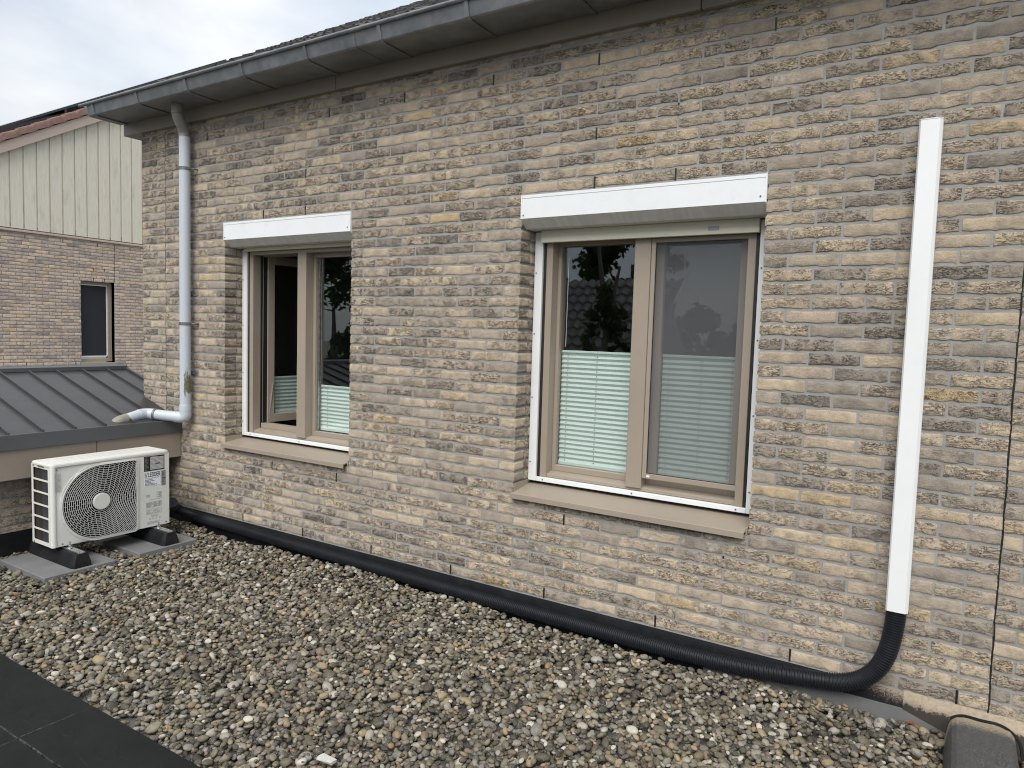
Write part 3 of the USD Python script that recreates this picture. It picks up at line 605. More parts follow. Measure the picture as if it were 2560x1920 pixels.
obj('pipe_length', tube([(-1.74, -0.094, -0.787), (-1.935, -0.197, -0.772)], R, 28), 'pipe_grey', pipe)
obj('outlet_bend', tube(arc_path([(-1.925, -0.192, -0.772), (-1.975, -0.225, -0.769), (-1.972, -0.29, -0.772)], 0.04, 8), R + 0.003, 28), 'pipe_grey', pipe)
obj('pipe_length', tube([(-1.972, -0.285, -0.772), (-1.965, -0.405, -0.802)], R, 28), 'pipe_grey', pipe)
obj('outlet_end', tube(arc_path([(-1.966, -0.385, -0.797), (-1.962, -0.47, -0.815), (-1.96, -0.50, -0.89)], 0.05, 8), R + 0.003, 28), 'pipe_end', pipe)
for z in (1.136, -0.051):
    c = obj('pipe_clamp', tube([(-1.700, -0.072, z - 0.011), (-1.700, -0.072, z + 0.011)], R + 0.0035, 28), 'screw_grey', pipe)
    obj('clamp_stud', [tube([(-1.66, -0.055, z), (-1.64, -0.03, z), (-1.64, 0.01, z)], 0.006, 8), box(-1.665, -1.648, -0.075, -0.045, z - 0.009, z + 0.009, 0.002)], 'screw_grey', pipe)
d = np.array([-0.88, -0.46, 0.07]); d /= np.linalg.norm(d)
obj('pipe_clamp', tube([np.array([-1.918, -0.188, -0.7735]) - d * 0.008, np.array([-1.918, -0.188, -0.7735]) + d * 0.008], R + 0.0062, 28), 'screw_grey', pipe)

# ------------------------------------------------------------------ windows
def screw(x, y, z, r=0.0042):
    return cyl((x, y, z), 'y', r, 0.004, 12)


def pleats(x0, x1, z0, z1, y, pitch=0.0285, amp=0.010):
    n = int(round((z1 - z0) / pitch)); z = []; yy = []
    for k in range(n * 2 + 1):
        z.append(z0 + (z1 - z0) * k / (n * 2)); yy.append(y + (amp / 2 if k % 2 else -amp / 2))
    V = []; 
    for a, b in zip(z, yy):
        V += [(x0, b, a), (x1, b, a)]
    q = [[2 * k, 2 * k + 1, 2 * k + 3, 2 * k + 2] for k in range(n * 2)]
    return np.array(V), np.array(q)


def blind(name, x0, x1, ztop, zbot, y, label, cords, loc=None, turn=None):
    t = thing(name, ((x0 + x1) / 2, y, zbot), label, 'blind')
    parts = []
    def add(n, m, mt, **k):
        v, f = m if isinstance(m, tuple) else join(m)
        v = np.array(v, float)
        if turn is not None: v = turn(v)
        return obj(n, (v, f), mt, t, **k)
    add('pleats', pleats(x0, x1, zbot + 0.02, ztop - 0.014, y), 'blind', smooth=False)
    add('top_rail', box(x0, x1, y - 0.009, y + 0.009, ztop - 0.014, ztop, 0.002), 'blind', smooth=False)
    add('bottom_rail', box(x0, x1, y - 0.009, y + 0.009, zbot, zbot + 0.02, 0.002), 'blind', smooth=False)
    holes = []
    n = int(round((ztop - 0.034 - zbot) / 0.0285))
    for c in cords:
        for k in range(n):
            z = zbot + 0.02 + (k + 0.35) * (ztop - 0.034 - zbot) / n
            holes.append(box(c - 0.0018, c + 0.0018, y - 0.0075, y - 0.002, z - 0.0022, z + 0.0022))
    add('cord_holes', holes, 'ink_grey', smooth=False)
    return t


def window(x0, x1, label_open):
    w = group_part('window', house)
    sillz = -0.936
    # taupe metal sill with drip edge and notched ends
    prof = Polygon([(0.30, -0.925), (0.155, -0.930), (-0.031, -0.9555), (-0.034, -0.958), (-0.034, -0.986), (-0.030, -0.986), (-0.030, -0.962), (0.155, -0.938), (0.30, -0.933)])
    m = extrude(prof, 'x', x0 + 0.004, x1 - 0.012)
    s = obj('sill', m, 'taupe', w)
    obj('sill_end', [box(x1 - 0.012, x1 - 0.003, 0.0, 0.30, -0.975, -0.9385, 0.001), box(x0 + 0.002, x0 + 0.006, -0.0, 0.152, -0.952, -0.905, 0.001), box(x0 - 0.008, x0 + 0.004, -0.033, -0.002, -0.986, -0.9565, 0.001)], 'taupe', s)
    # white guide rails and bottom bar of the roller shutter
    for a, b in ((x0 + 0.001, x0 + 0.052), (x1 - 0.052, x1 - 0.001)):
        rail = obj('guide_rail', box(a, b, 0.152, 0.182, -0.909, 0.532, 0.0025), 'white_paint', w)
        for z in (-0.80, -0.42, -0.05, 0.30):
            obj('screw', screw((a + b) / 2 - 0.012, 0.1515, z), 'screw_grey', rail)
    for a, b in ((x0 + 0.055, x0 + 0.071), (x1 - 0.071, x1 - 0.055)):
        obj('guide_slot', box(a, b, 0.166, 0.19, -0.883, 0.53), 'seal', w)
    bar = obj('bottom_bar', box(x0 + 0.053, x1 - 0.053, 0.153, 0.178, -0.909, -0.8835, 0.002), 'white_paint', w)
    for x in (x0 + 0.10, (x0 + x1) / 2, x1 - 0.10):
        obj('screw', screw(x, 0.1525, -0.896), 'screw_grey', bar)
    obj('shadow_seal', box(x0, x1, 0.19, 0.36, -0.975, -0.9095), 'seal', w)
    # taupe frame
    FT, FB = 0.60, -0.883
    fr = []
    for a, b in ((x0 + 0.0715, x0 + 0.112), (x1 - 0.112, x1 - 0.0715)):
        fr += [box(a, b, 0.166, 0.34, FB, FT, 0.002)]
    fr += [box(x0, x0 + 0.0712, 0.192, 0.36, FB, FT), box(x1 - 0.0712, x1, 0.192, 0.36, FB, FT)]
    prof = Polygon([(0.160, -0.909), (0.160, -0.878), (0.168, -0.868), (0.232, -0.853), (0.232, -0.848), (0.236, -0.848), (0.236, -0.853), (0.36, -0.853), (0.36, -0.909)])
    fr.append(extrude(Polygon([(0.180, -0.882), (0.180, -0.866), (0.185, -0.862), (0.238, -0.850), (0.36, -0.850), (0.36, -0.882)]), 'x', x0 + 0.112, x1 - 0.112))
    fr.append(box(x0 + 0.112, x1 - 0.112, 0.166, 0.34, 0.487, FT))
    obj('frame', fr, 'taupe', w)
    xm = (x0 + x1) / 2
    obj('mullion', box(xm - 0.045, xm + 0.045, 0.164, 0.34, -0.866, 0.56, 0.003), 'taupe', w)
    return w, xm


def shutter(x0, x1, lintel_z):
    s = group_part('roller_shutter', house)
    ym = 0.16
    prof = Polygon([(-0.0105, 0.6945), (-0.0105, 0.5855), (-0.009, 0.5835), (0.052, 0.5385), (0.056, 0.5375), (ym, 0.5375), (ym, 0.6945)])
    obj('front_cover', extrude(Polygon([(-0.0105, 0.6935), (-0.0105, 0.5850), (0.02, 0.5850), (0.02, 0.6935)]), 'x', x0 + 0.004, x1 - 0.004), 'white_paint', s)
    obj('top_cover', box(x0 + 0.004, x1 - 0.004, -0.0098, ym, 0.6955, 0.7125, 0.001), 'white_paint', s)
    obj('underside_cover', extrude(Polygon([(-0.0102, 0.5847), (0.052, 0.5385), (0.056, 0.5375), (ym, 0.5375), (ym, 0.5847)]), 'x', x0 + 0.004, x1 - 0.004), 'shutter_underside', s)
    obj('cover_core', box(x0 + 0.01, x1 - 0.01, 0.021, ym, 0.586, 0.695), 'seal', s, smooth=False)
    side = Polygon([(-0.0125, 0.7135), (-0.0125, 0.5835), (0.0515, 0.5365), (ym, 0.5365), (ym, 0.7135)])
    for a, b in ((x0 - 0.003, x0 + 0.0038), (x1 - 0.0038, x1 + 0.003)):
        obj('side_cap', extrude(side, 'x', a, b), 'white_paint', s)
    obj('screw', screw(x0 + 0.014, -0.0115, 0.603), 'screw_grey', s); obj('screw', screw(x1 - 0.024, -0.0115, 0.611), 'screw_grey', s)
    obj('bottom_slat', box(x0 + 0.0525, x1 - 0.0525, 0.125, 0.150, lintel_z, 0.537, 0.002), 'cream_trim', s)
    return s


# left window: sash swung inwards, right half fixed
W1a, W1b = -6 * L, 0.0
w1, xm = window(W1a, W1b, True)
shutter(W1a, W1b, 0.512)
GL = 0.252
def glazing(w, a, b, z0, z1, label=None, fw=0.026):
    obj('glazing_bead', [box(a, a + fw, 0.235, 0.275, z0, z1, 0.002), box(b - fw, b, 0.235, 0.275, z0, z1, 0.002), box(a + fw, b - fw, 0.235, 0.275, z0, z0 + 0.034, 0.002), box(a + fw, b - fw, 0.235, 0.275, z1 - 0.03, z1, 0.002)], 'taupe', w)
    obj('pane', box(a + fw - 0.004, b - fw + 0.004, GL, GL + 0.004, z0 + 0.03, z1 - 0.026), 'pane', w, smooth=False)
glazing(w1, xm + 0.045, W1b - 0.112, -0.85, 0.487)
obj('steel_spacer', [box(xm + 0.0745, xm + 0.0785, 0.26, 0.275, -0.81, 0.455), box(xm + 0.088, xm + 0.091, 0.276, 0.279, -0.81, 0.455)], 'steel', w1)
# open sash, hinged at the left, seen from its outer face
hx, hy, ang = W1a + 0.138, 0.285, math.radians(84)
def turn1(v):
    v = np.array(v, float); dx, dy = v[:, 0], v[:, 1]
    return np.stack([hx + dx * math.cos(ang) - dy * math.sin(ang), hy + dx * math.sin(ang) + dy * math.cos(ang), v[:, 2]], 1)
def tobj(name, m, mt, parent, **k):
    v, f = m if isinstance(m, tuple) else join(m)
    return obj(name, (turn1(v), f), mt, parent, **k)
SW, S0, S1 = 0.50, -0.812, 0.50
tobj('sash', [box(0, 0.062, 0, 0.055, S0, S1, 0.003), box(SW - 0.062, SW, 0, 0.055, S0, S1, 0.003), box(0.062, SW - 0.062, 0, 0.055, S0, S0 + 0.066, 0.003), box(0.062, SW - 0.062, 0, 0.055, S1 - 0.066, S1, 0.003)], 'taupe', w1)
tobj('sash_pane', box(0.056, SW - 0.056, 0.020, 0.026, S0 + 0.06, S1 - 0.06), 'pane', w1, smooth=False)
obj('hinge_seal', [box(W1a + 0.112, W1a + 0.122, 0.235, 0.34, -0.85, 0.487), box(W1a + 0.126, W1a + 0.130, 0.25, 0.34, -0.83, 0.48)], 'seal', w1)
obj('inner_frame', [box(W1a + 0.1221, W1a + 0.1259, 0.25, 0.36, -0.85, 0.487), box(W1a + 0.122, xm - 0.045, 0.235, 0.30, -0.85, -0.812, 0.002)], 'taupe', w1)
obj('stay_arm', tube([(W1a + 0.135, 0.30, -0.80), (W1a + 0.15, 0.33, -0.50)], 0.004, 8), 'steel', w1)
blind('pleated_blind', 0.058, SW - 0.058, -0.452, S0 + 0.062, 0.045, 'short mint pleated blind on the open sash of the left window', (0.13, SW - 0.13), turn=turn1)
blind('pleated_blind', xm + 0.078, W1b - 0.132, -0.474, -0.812, 0.292, 'short mint pleated blind in the closed right half of the left window', (xm + 0.15, W1b - 0.20))

# right window: fixed left half, right half behind an insect screen
W2a, W2b = 6 * L, 12 * L
w2, xm2 = window(W2a, W2b, False)
s2 = shutter(W2a, W2b, 0.468)
obj('name_plate', box(2.318, 2.372, 0.1225, 0.1249, 0.488, 0.508), 'label_grey', s2, smooth=False)
glazing(w2, W2a + 0.112, xm2 - 0.045, -0.85, 0.487, fw=0.02)
glazing(w2, xm2 + 0.045, W2b - 0.112, -0.85, 0.487, fw=0.05)
obj('blind_cord', tube([(W2a + 0.145, 0.30, -0.12), (W2a + 0.147, 0.30, 0.40)], 0.0018, 6), 'white_paint', w2)
a, b, z0, z1, fw = xm2 + 0.047, W2b - 0.074, -0.808, 0.47, 0.024
scr = obj('insect_screen', [box(a, a + fw, 0.168, 0.186, z0, z1, 0.002), box(b - fw, b, 0.168, 0.186, z0, z1, 0.002), box(a + fw, b - fw, 0.168, 0.186, z0, z0 + 0.028, 0.002), box(a + fw, b - fw, 0.168, 0.186, z1 - fw, z1, 0.002)], 'taupe', w2)
obj('screen_mesh', (np.array([(a + fw - 0.002, 0.177, z0 + 0.026), (b - fw + 0.002, 0.177, z0 + 0.026), (b - fw + 0.002, 0.177, z1 - fw + 0.002), (a + fw - 0.002, 0.177, z1 - fw + 0.002)]), np.array([[0, 1, 2, 3]])), 'insect_mesh', scr, smooth=False)
obj('screen_gasket', [box(a + fw, a + fw + 0.003, 0.172, 0.182, z0 + 0.028, z1 - fw), box(b - fw - 0.003, b - fw, 0.172, 0.182, z0 + 0.028, z1 - fw), box(a + fw, b - fw, 0.172, 0.182, z0 + 0.028, z0 + 0.031)], 'seal', scr)
obj('maker_tag', box(a + 0.026, a + 0.044, 0.1666, 0.1679, z0 + 0.009, z0 + 0.02), 'label_white', scr, smooth=False)
blind('pleated_blind', W2a + 0.128, xm2 - 0.062, -0.140, -0.818, 0.292, 'tall mint pleated blind in the left half of the right window', (W2a + 0.17, (W2a + xm2) / 2 + 0.03))
blind('pleated_blind', xm2 + 0.092, W2b - 0.158, -0.140, -0.805, 0.292, 'tall mint pleated blind behind the grey insect screen', (xm2 + 0.13, (W2b + xm2) / 2 - 0.02, W2b - 0.185))

# ------------------------------------------------------------------ cable duct and corrugated hose on the wall
duct = thing('cable_duct', (3.255, -0.03, -1.17), 'tall white plastic cable duct standing upright on the wall right of the windows', 'cable duct')
dp = Polygon([(3.2125, 0.008), (3.2125, -0.066), (3.2185, -0.075), (3.2845, -0.075), (3.2955, -0.062), (3.2955, 0.008)])
obj('duct_cover', extrude(dp, 'z', -1.172, 0.853), 'white_plastic', duct)
obj('duct_cap', extrude(dp.buffer(0.0012), 'z', 0.8532, 0.8562), 'white_plastic', duct)
hp = [(-1.58, -0.235, -1.44), (-1.68, -0.16, -1.50), (-1.80, -0.075, -1.553), (-2.0 + 0.35, -0.062, -1.558)]
hp = [(-1.60, -0.25, -1.42), (-1.70, -0.155, -1.50), (-1.62, -0.07, -1.555), (-1.30, -0.064, -1.566), (-0.6, -0.060, -1.580), (0.2, -0.058, -1.590), (1.0, -0.062, -1.597), (1.8, -0.060, -1.602), (2.35, -0.062, -1.600), (2.75, -0.062, -1.580), (2.95, -0.060, -1.557),
      (3.055, -0.057, -1.541), (3.13, -0.053, -1.510), (3.19, -0.048, -1.452), (3.226, -0.043, -1.375), (3.243, -0.038, -1.29), (3.251, -0.034, -1.21), (3.253, -0.0335, -1.163)]
sp = spline(hp, 0.0028)
k = np.arange(len(sp)) % 4
hose = obj('corrugated_hose', tube(sp, np.array([0.0392, 0.0392, 0.0345, 0.0345])[k], 18), 'hose_black')
tag(hose, 'black ribbed hose along the foot of the wall, rising into the white duct', 'hose')

# ------------------------------------------------------------------ flat roof, gravel, kerb
tag(obj('flat_roof', box(-2.02, 9, -7.0, 0.0, -5.0, -1.705), 'membrane_grey', smooth=False), 'flat roof deck under the gravel', 'roof', kind='structure')
strip = thing('roof_edge', (1.0, -1.905, -1.69), 'black bitumen roof edge strip beside the gravel', 'roof edge', kind='structure')
for n, (a, b, c, d, z) in enumerate(((-2.02, 0.486, -2.1835, -1.905, -1.632), (0.4855, 3.455, -2.1835, -1.9065, -1.6285), (-2.02, 0.78, -7.0, -2.184, -1.6335), (0.7805, 9.0, -7.0, -2.184, -1.631))):
    obj('bitumen_sheet', box(a, b, c, d, -1.704, z, 0.0035), 'bitumen', strip)
kerb = thing('roof_kerb', (3.57, -0.1, -1.70), 'dark bitumen covered kerb with dusty top at the wall corner', 'kerb')
kp = Polygon([(3.448, -1.70), (3.464, -1.585), (3.474, -1.555), (3.490, -1.542), (3.515, -1.537), (3.64, -1.537), (3.668, -1.544), (3.682, -1.562), (3.70, -1.70)])
v, f = extrude(kp, 'y', -1.9, -0.095)
m = trimesh.Trimesh(v, f, process=True)
for _ in range(4):
    e = m.edges_unique_length
    vv2, ff2 = trimesh.remesh.subdivide_to_size(m.vertices, m.faces, 0.12); m = trimesh.Trimesh(vv2, ff2); break
nn = meshkit.fbm(m.vertices * 14, 3) - 0.5
mv = m.vertices + np.stack([nn * 0.006, (np.abs(m.vertices[:, 1] + 0.095) < 1e-4) * nn * 0.03, nn * 0.008], 1)
mat('kerb_bitumen', {'g': ('geometry', {}), 's': ('separate_xyz', {}), 'n': ('noise_texture', {'scale': 260.0, 'detail': 4.0, 'roughness': 0.7}), 'r': ('rgb_ramp', {'ramp': [(0.40, (0.030, 0.031, 0.032)), (0.56, (0.055, 0.055, 0.053)), (0.66, (0.28, 0.26, 0.22))]}),
    'dy': ('map_range', {'from_min': -0.24, 'from_max': -0.09, 'to_min': 0.0, 'to_max': 0.9, 'clamp': True}), 'dn': ('noise_texture', {'scale': 130.0, 'detail': 5.0, 'roughness': 0.8}), 'dd': ('math', {'math_type': 'multiply'}), 'dm': ('map_range', {'from_min': 0.22, 'from_max': 0.36, 'to_min': 0.0, 'to_max': 0.85, 'clamp': True}), 'mx': ('mix', {'color2': (0.30, 0.24, 0.175)}),
    'b': ('bump', {'strength': 0.8, 'distance': 0.002}), 'p': ('principled_bsdf', {'roughness': 0.85})},
    [('g.position', 's.vector'), ('g.position', 'n.vector'), ('n.fac', 'r.fac'), ('s.y', 'dy.value'), ('g.position', 'dn.vector'), ('dn.fac', 'dd.value1'), ('dy.result', 'dd.value2'), ('dd.value', 'dm.value'), ('dm.result', 'mx.fac'), ('r.color', 'mx.color1'), ('mx.color', 'p.base_color'), ('n.fac', 'b.height'), ('b.normal', 'p.normal')])
obj('kerb_body', (mv, m.faces), 'kerb_bitumen', kerb, smooth=40)
obj('kerb_crack', tube(spline([(3.47, -0.098, -1.552), (3.50, -0.088, -1.536), (3.57, -0.090, -1.531), (3.64, -0.084, -1.534), (3.69, -0.10, -1.56), (3.71, -0.14, -1.63)], 0.01), 0.006, 7), 'flashing_black', kerb)


def pebble_proto(seed):
    r = np.random.default_rng(seed)
    m = trimesh.creation.icosphere(2)
    v = np.array(m.vertices)
    v *= 1 + 0.34 * (meshkit.fbm(v * 1.1 + seed * 3.7, 3) - 0.5)[:, None]
    v *= np.array([1.0, r.uniform(0.58, 0.84), r.uniform(0.40, 0.62)])
    v[:, 2] += 0.12 * (meshkit.noise(v * 1.4 + seed) - 0.5)
    return v - v.mean(0), np.array(m.faces)


gravel = UsdGeom.PointInstancer.Define(stage, '/World/gravel')
tag(gravel, 'bed of rounded grey and tan river pebbles covering the flat roof', 'gravel', kind='stuff')
kinds = ['pebble_dark'] * 7 + ['pebble_olive'] * 7 + ['pebble_grey'] * 4 + ['pebble_tan'] * 3 + ['pebble_white'] * 2
weights = np.array([{'pebble_dark': 0.34 / 7, 'pebble_olive': 0.26 / 7, 'pebble_grey': 0.23 / 4, 'pebble_tan': 0.12 / 3, 'pebble_white': 0.05 / 2}[k] for k in kinds])
LOC['/World/gravel'] = np.zeros(3)
targets = []
for i, kd in enumerate(kinds):
    pr = obj('pebble', pebble_proto(i + 1), kd, gravel.GetPrim(), smooth=True)
    targets.append(pr.GetPath())
gravel.CreatePrototypesRel().SetTargets(targets)
CELL = 0.004
gx0, gx1, gy0, gy1 = -2.03, 4.6, -1.91, -0.015
hm = np.zeros((int((gx1 - gx0) / CELL) + 2, int((gy1 - gy0) / CELL) + 2))
PADS = [(-1.855, -1.262, -1.302, -0.862), (-1.855, -1.268, -0.700, -0.262)]
N = 52000
px, py = RNG.uniform(gx0, gx1, N), RNG.uniform(gy0, gy1, N)
size = np.clip(np.exp(RNG.normal(math.log(0.0140), 0.36, N)), 0.0065, 0.032)
pos, quat, scl, pid = [], [], [], []
sel = RNG.choice(len(kinds), N, p=weights / weights.sum())
yaw, tx, ty = RNG.uniform(0, 2 * np.pi, N), RNG.normal(0, 0.30, N), RNG.normal(0, 0.30, N)
for i in range(N):
    x, y, r = px[i], py[i], size[i]
    if any(a - 0.004 < x < b + 0.004 and c - 0.004 < y < d + 0.004 for a, b, c, d in PADS) or 3.445 < x < 3.71 or (x > 3.71 and y > -0.05):
        continue
    if y < -1.893 or (y > (-0.075 if x < 2.6 else -0.05) and x < 3.45 and x > -1.5):
        continue
    k = int(math.ceil(r * 0.95 / CELL)); ix, iy = int((x - gx0) / CELL), int((y - gy0) / CELL)
    a, b, c, d = max(ix - k, 0), ix + k + 1, max(iy - k, 0), iy + k + 1
    w = hm[a:b, c:d]
    ii, jj = np.arange(a, a + w.shape[0])[:, None], np.arange(c, c + w.shape[1])[None]
    dx, dy = (ii - ix) * CELL, (jj - iy) * CELL; co, si = math.cos(yaw[i]), math.sin(yaw[i])
    rho = ((dx * co + dy * si) / r) ** 2 + ((dy * co - dx * si) / (0.70 * r)) ** 2
    cap = np.sqrt(np.clip(1 - rho, 0, 1)); inside = rho < 0.8
    if not inside.any(): continue
    zc = np.quantile((w + 0.48 * r * cap)[inside], 0.88)        # height of the pebble's centre where it comes to rest
    if zc + 0.48 * r > 0.050 + 0.008 * math.sin(x * 3.1) * math.sin(y * 4.0):
        continue
    hm[a:b, c:d] = np.where(rho < 1, np.maximum(w, zc + 0.48 * r * cap), w)
    z = -1.7035 + zc + (0.028 + 0.016 * math.sin(x * 2.1 + 1) + 0.008 * math.sin(x * 7.3)) * math.exp(-((y + 0.11) / 0.13) ** 2) * min(1, max(0.75, (3.2 - x) / 0.7)) - 0.016 * math.exp(-((y + 1.9) / 0.08) ** 2)
    q = trimesh.transformations.quaternion_from_euler(tx[i], ty[i], yaw[i], 'sxyz')
    pos.append((x, y, z)); quat.append(q); scl.append(r * np.array([1, 1, 1])); pid.append(sel[i])
gravel.CreatePositionsAttr(Vt.Vec3fArray.FromNumpy(np.array(pos, np.float32)))
gravel.CreateOrientationsAttr(Vt.QuathArray([Gf.Quath(float(q[0]), float(q[1]), float(q[2]), float(q[3])) for q in quat]))
gravel.CreateScalesAttr(Vt.Vec3fArray.FromNumpy(np.array(scl, np.float32)))
gravel.CreateProtoIndicesAttr(Vt.IntArray.FromNumpy(np.array(pid, np.int32)))

r_ = np.random.default_rng(5)
chip = trimesh.convex.convex_hull(np.array([(1.526 + a * 0.036 + r_.normal(0, .002), -1.616 + b * 0.014 + r_.normal(0, .002), -1.634 + c * 0.006 + r_.normal(0, .001)) for a in (-1, 1) for b in (-1, 1) for c in (-1, 1)]))
paint('chip_white', (0.50, 0.49, 0.46), 0.8, 0.12, 40.0, 0.5, 200, dirt=0.3)
tag(obj('stone_chip', chip, 'chip_white'), 'flat angular white stone chip lying on the gravel near the roof edge strip', 'stone chip')
paint('dry_leaf', (0.20, 0.062, 0.022), 0.6, 0.3, 60.0, 0.3, 200)
t_ = np.linspace(0, 1, 9); lw_ = 0.012 * np.sin(np.pi * t_) ** 0.8
V = np.vstack([np.stack([3.315 + 0.05 * t_, -0.078 - 0.03 * t_ + sgn * lw_, -1.632 + 0.012 * np.sin(3 * t_) + 0.004 * abs(sgn)], 1) for sgn in (-1, 0, 1)])
tag(obj('fallen_leaf', (V, np.array([[k * 9 + i, k * 9 + i + 1, (k + 1) * 9 + i + 1, (k + 1) * 9 + i] for k in range(2) for i in range(8)])), 'dry_leaf'), 'small red brown fallen leaf on the gravel beside the dusty kerb', 'leaf')

# ------------------------------------------------------------------ outdoor unit on rubber blocks and pads
for i, (a, b, c, d) in enumerate(PADS):
    t = obj('paving_pad', box(a, b, c, d, -1.70, -1.640, 0.004), 'pad_grey')
    tag(t, ['grey square pad in the gravel under the nearer rubber block', 'grey square pad in the gravel under the rubber block beside the wall'][i], 'pad')
for i, yc in enumerate((-1.062, -0.452)):
    ft = thing('rubber_foot', (-1.58, yc, -1.64), ['black rubber mounting block under the vented end of the outdoor unit', 'black rubber mounting block under the labelled end of the outdoor unit'][i], 'rubber foot')
    x0, x1, wb, wt, zb, zt = -1.885, -1.282, 0.064, 0.043, -1.640, -1.553
    pts = []
    for x, s, in ((x0, 1), (x0 + 0.03, 1), (x1 - 0.03, 1), (x1, 1)):
        e = 0.012 if x in (x0, x1) else 0.0
        pts += [(x, yc - wb + e, zb), (x, yc + wb - e, zb), (x + (0.012 if x == x0 else -0.012 if x == x1 else 0), yc - wt + e, zt), (x + (0.012 if x == x0 else -0.012 if x == x1 else 0), yc + wt - e, zt), (x, yc - wb * 0.97 + e, zb + 0.03), (x, yc + wb * 0.97 - e, zb + 0.03)]
    hull = trimesh.convex.convex_hull(np.array(pts))
    obj('rubber_block', hull, 'rubber', ft, smooth=20)
    obj('mounting_rail', [box(x0 + 0.02, x1 - 0.016, yc - 0.020, yc - 0.006, zt, zt + 0.010, 0.001), box(x0 + 0.02, x1 - 0.016, yc + 0.006, yc + 0.020, zt, zt + 0.010, 0.001), box(x0 + 0.02, x1 - 0.016, yc - 0.006, yc + 0.006, zt, zt + 0.003)], 'steel', ft)
    obj('bolt', [cyl((-1.446, yc, zt + 0.012), 'z', 0.0145, 0.005, 16), cyl((-1.446, yc, zt + 0.02), 'z', 0.010, 0.010, 6), cyl((-1.446, yc, zt + 0.030), 'z', 0.0048, 0.045, 10)], 'steel', ft)

AX, AB, Y0, Y1, Z0, Z1 = -1.47, -1.74, -1.155, -0.355, -1.532, -1.004
ac = thing('outdoor_unit', (-1.6, -0.755, Z0), 'off white air conditioning outdoor unit with round fan grille on rubber feet', 'air conditioner')
CY, CZ, GR = -0.846, -1.275, 0.249
# front panel with an opening for the fan
rr = 0.022
outline = sbox(Y0 + 0.0125, Z0, Y1, Z1)
hole = unary_union([Point(CY, CZ).buffer(GR, 64), sbox(CY, CZ - GR, -0.600, CZ + GR).buffer(-0.02).buffer(0.02, 8)])
fp = extrude(outline.difference(hole), 'x', AX - 0.012, AX)
v, f = fp; k = v[:, 0] > AX - 0.01; dd = np.maximum(0, Y0 + rr - v[:, 1]); v[:, 0] = np.where(k, v[:, 0] - 0.008 * (dd > 0), v[:, 0])
front = obj('front_panel', (v, f), 'ac_white', ac, smooth=40)
obj('fan_shroud', extrude(outline.buffer(-0.005).difference(hole), 'x', AX - 0.0849, AX - 0.0122), 'ac_dark', ac, smooth=40)
obj('side_panel', [box(AX - 0.0849, AX - 0.0121, Y1 - 0.0045, Y1, Z0, Z1), box(AX - 0.0849, AX - 0.0121, Y0 + 0.0125, Y1 - 0.0046, Z0, Z0 + 0.0045)], 'ac_white', ac, smooth=False)
obj('front_corner', tube([(AX - 0.0185, Y0 + 0.0165, Z0 + 0.001), (AX - 0.0185, Y0 + 0.0165, Z1)], 0.0195, 24), 'ac_white', ac)
lip = hole.buffer(0.016, 32).difference(hole)
v, f = extrude(lip, 'x', AX, AX + 0.007); v[:, 0] = np.where((v[:, 0] > AX + 0.003) & np.array([hole.buffer(0.012).contains(Point(p[1], p[2])) for p in v]) == True, v[:, 0], np.minimum(v[:, 0], AX + 0.004))
obj('grille_rim', (v, f), 'ac_white', front, smooth=40)
# body behind the front panel; open cavity at the vented end
obj('body', [box(AB, AX - 0.0852, Y0 + 0.09, Y1, Z0, Z1, 0.003), box(AB, AX - 0.0852, Y0 + 0.012, Y0 + 0.09, Z0, Z0 + 0.01), box(AB, AB + 0.004, Y0 + 0.012, Y0 + 0.09, Z0 + 0.01, Z1)], 'ac_white', ac)
endp = sbox(AB, Z0, AX - 0.018, Z1)
zs = np.linspace(-1.513, -1.018, 7)
for a, b in zip(zs, zs[1:]):
    endp = endp.difference(sbox(AB + 0.020, a + 0.0055, AX - 0.052, b - 0.0055).buffer(-0.006).buffer(0.006, 6))
obj('end_grille', extrude(endp, 'y', Y0 + 0.002, Y0 + 0.006), 'ac_white', ac, smooth=30)
obj('coil', [box(AB + 0.115, AX - 0.038, Y0 + 0.013, Y0 + 0.0895, Z0 + 0.011, Z1 - 0.002, 0.004)], 'ac_coil', ac)
obj('coil_frame', [box(AB + 0.0045, AB + 0.1145, Y0 + 0.016, Y0 + 0.0895, Z0 + 0.011, Z1 - 0.002)], 'ac_brown', ac)
lidp = sbox(AB - 0.003, Y0 - 0.003, AX + 0.003, Y1 + 0.003).buffer(-0.028).buffer(0.028, 8)
lid = [extrude(lidp, 'z', Z1 + 0.001, Z1 + 0.012), extrude(lidp.buffer(-0.0045), 'z', Z1 + 0.012, Z1 + 0.0165), extrude(lidp.buffer(-0.011), 'z', Z1 + 0.0165, Z1 + 0.019)]
lidm = obj('lid', lid, 'ac_white', ac, smooth=50)
for x in (-1.675, -1.625, -1.575):
    obj('lid_rib', box(x - 0.012, x + 0.012, Y0 + 0.10, Y1 - 0.05, Z1 + 0.0185, Z1 + 0.0225, 0.0028), 'ac_white', lidm)
obj('grip_recess', extrude(Polygon([(-1.65, -1.012), (-1.64, -1.002), (-1.575, -1.002), (-1.565, -1.012)]), 'y', Y0 - 0.0036, Y0 - 0.0005), 'screw_grey', ac, smooth=False)
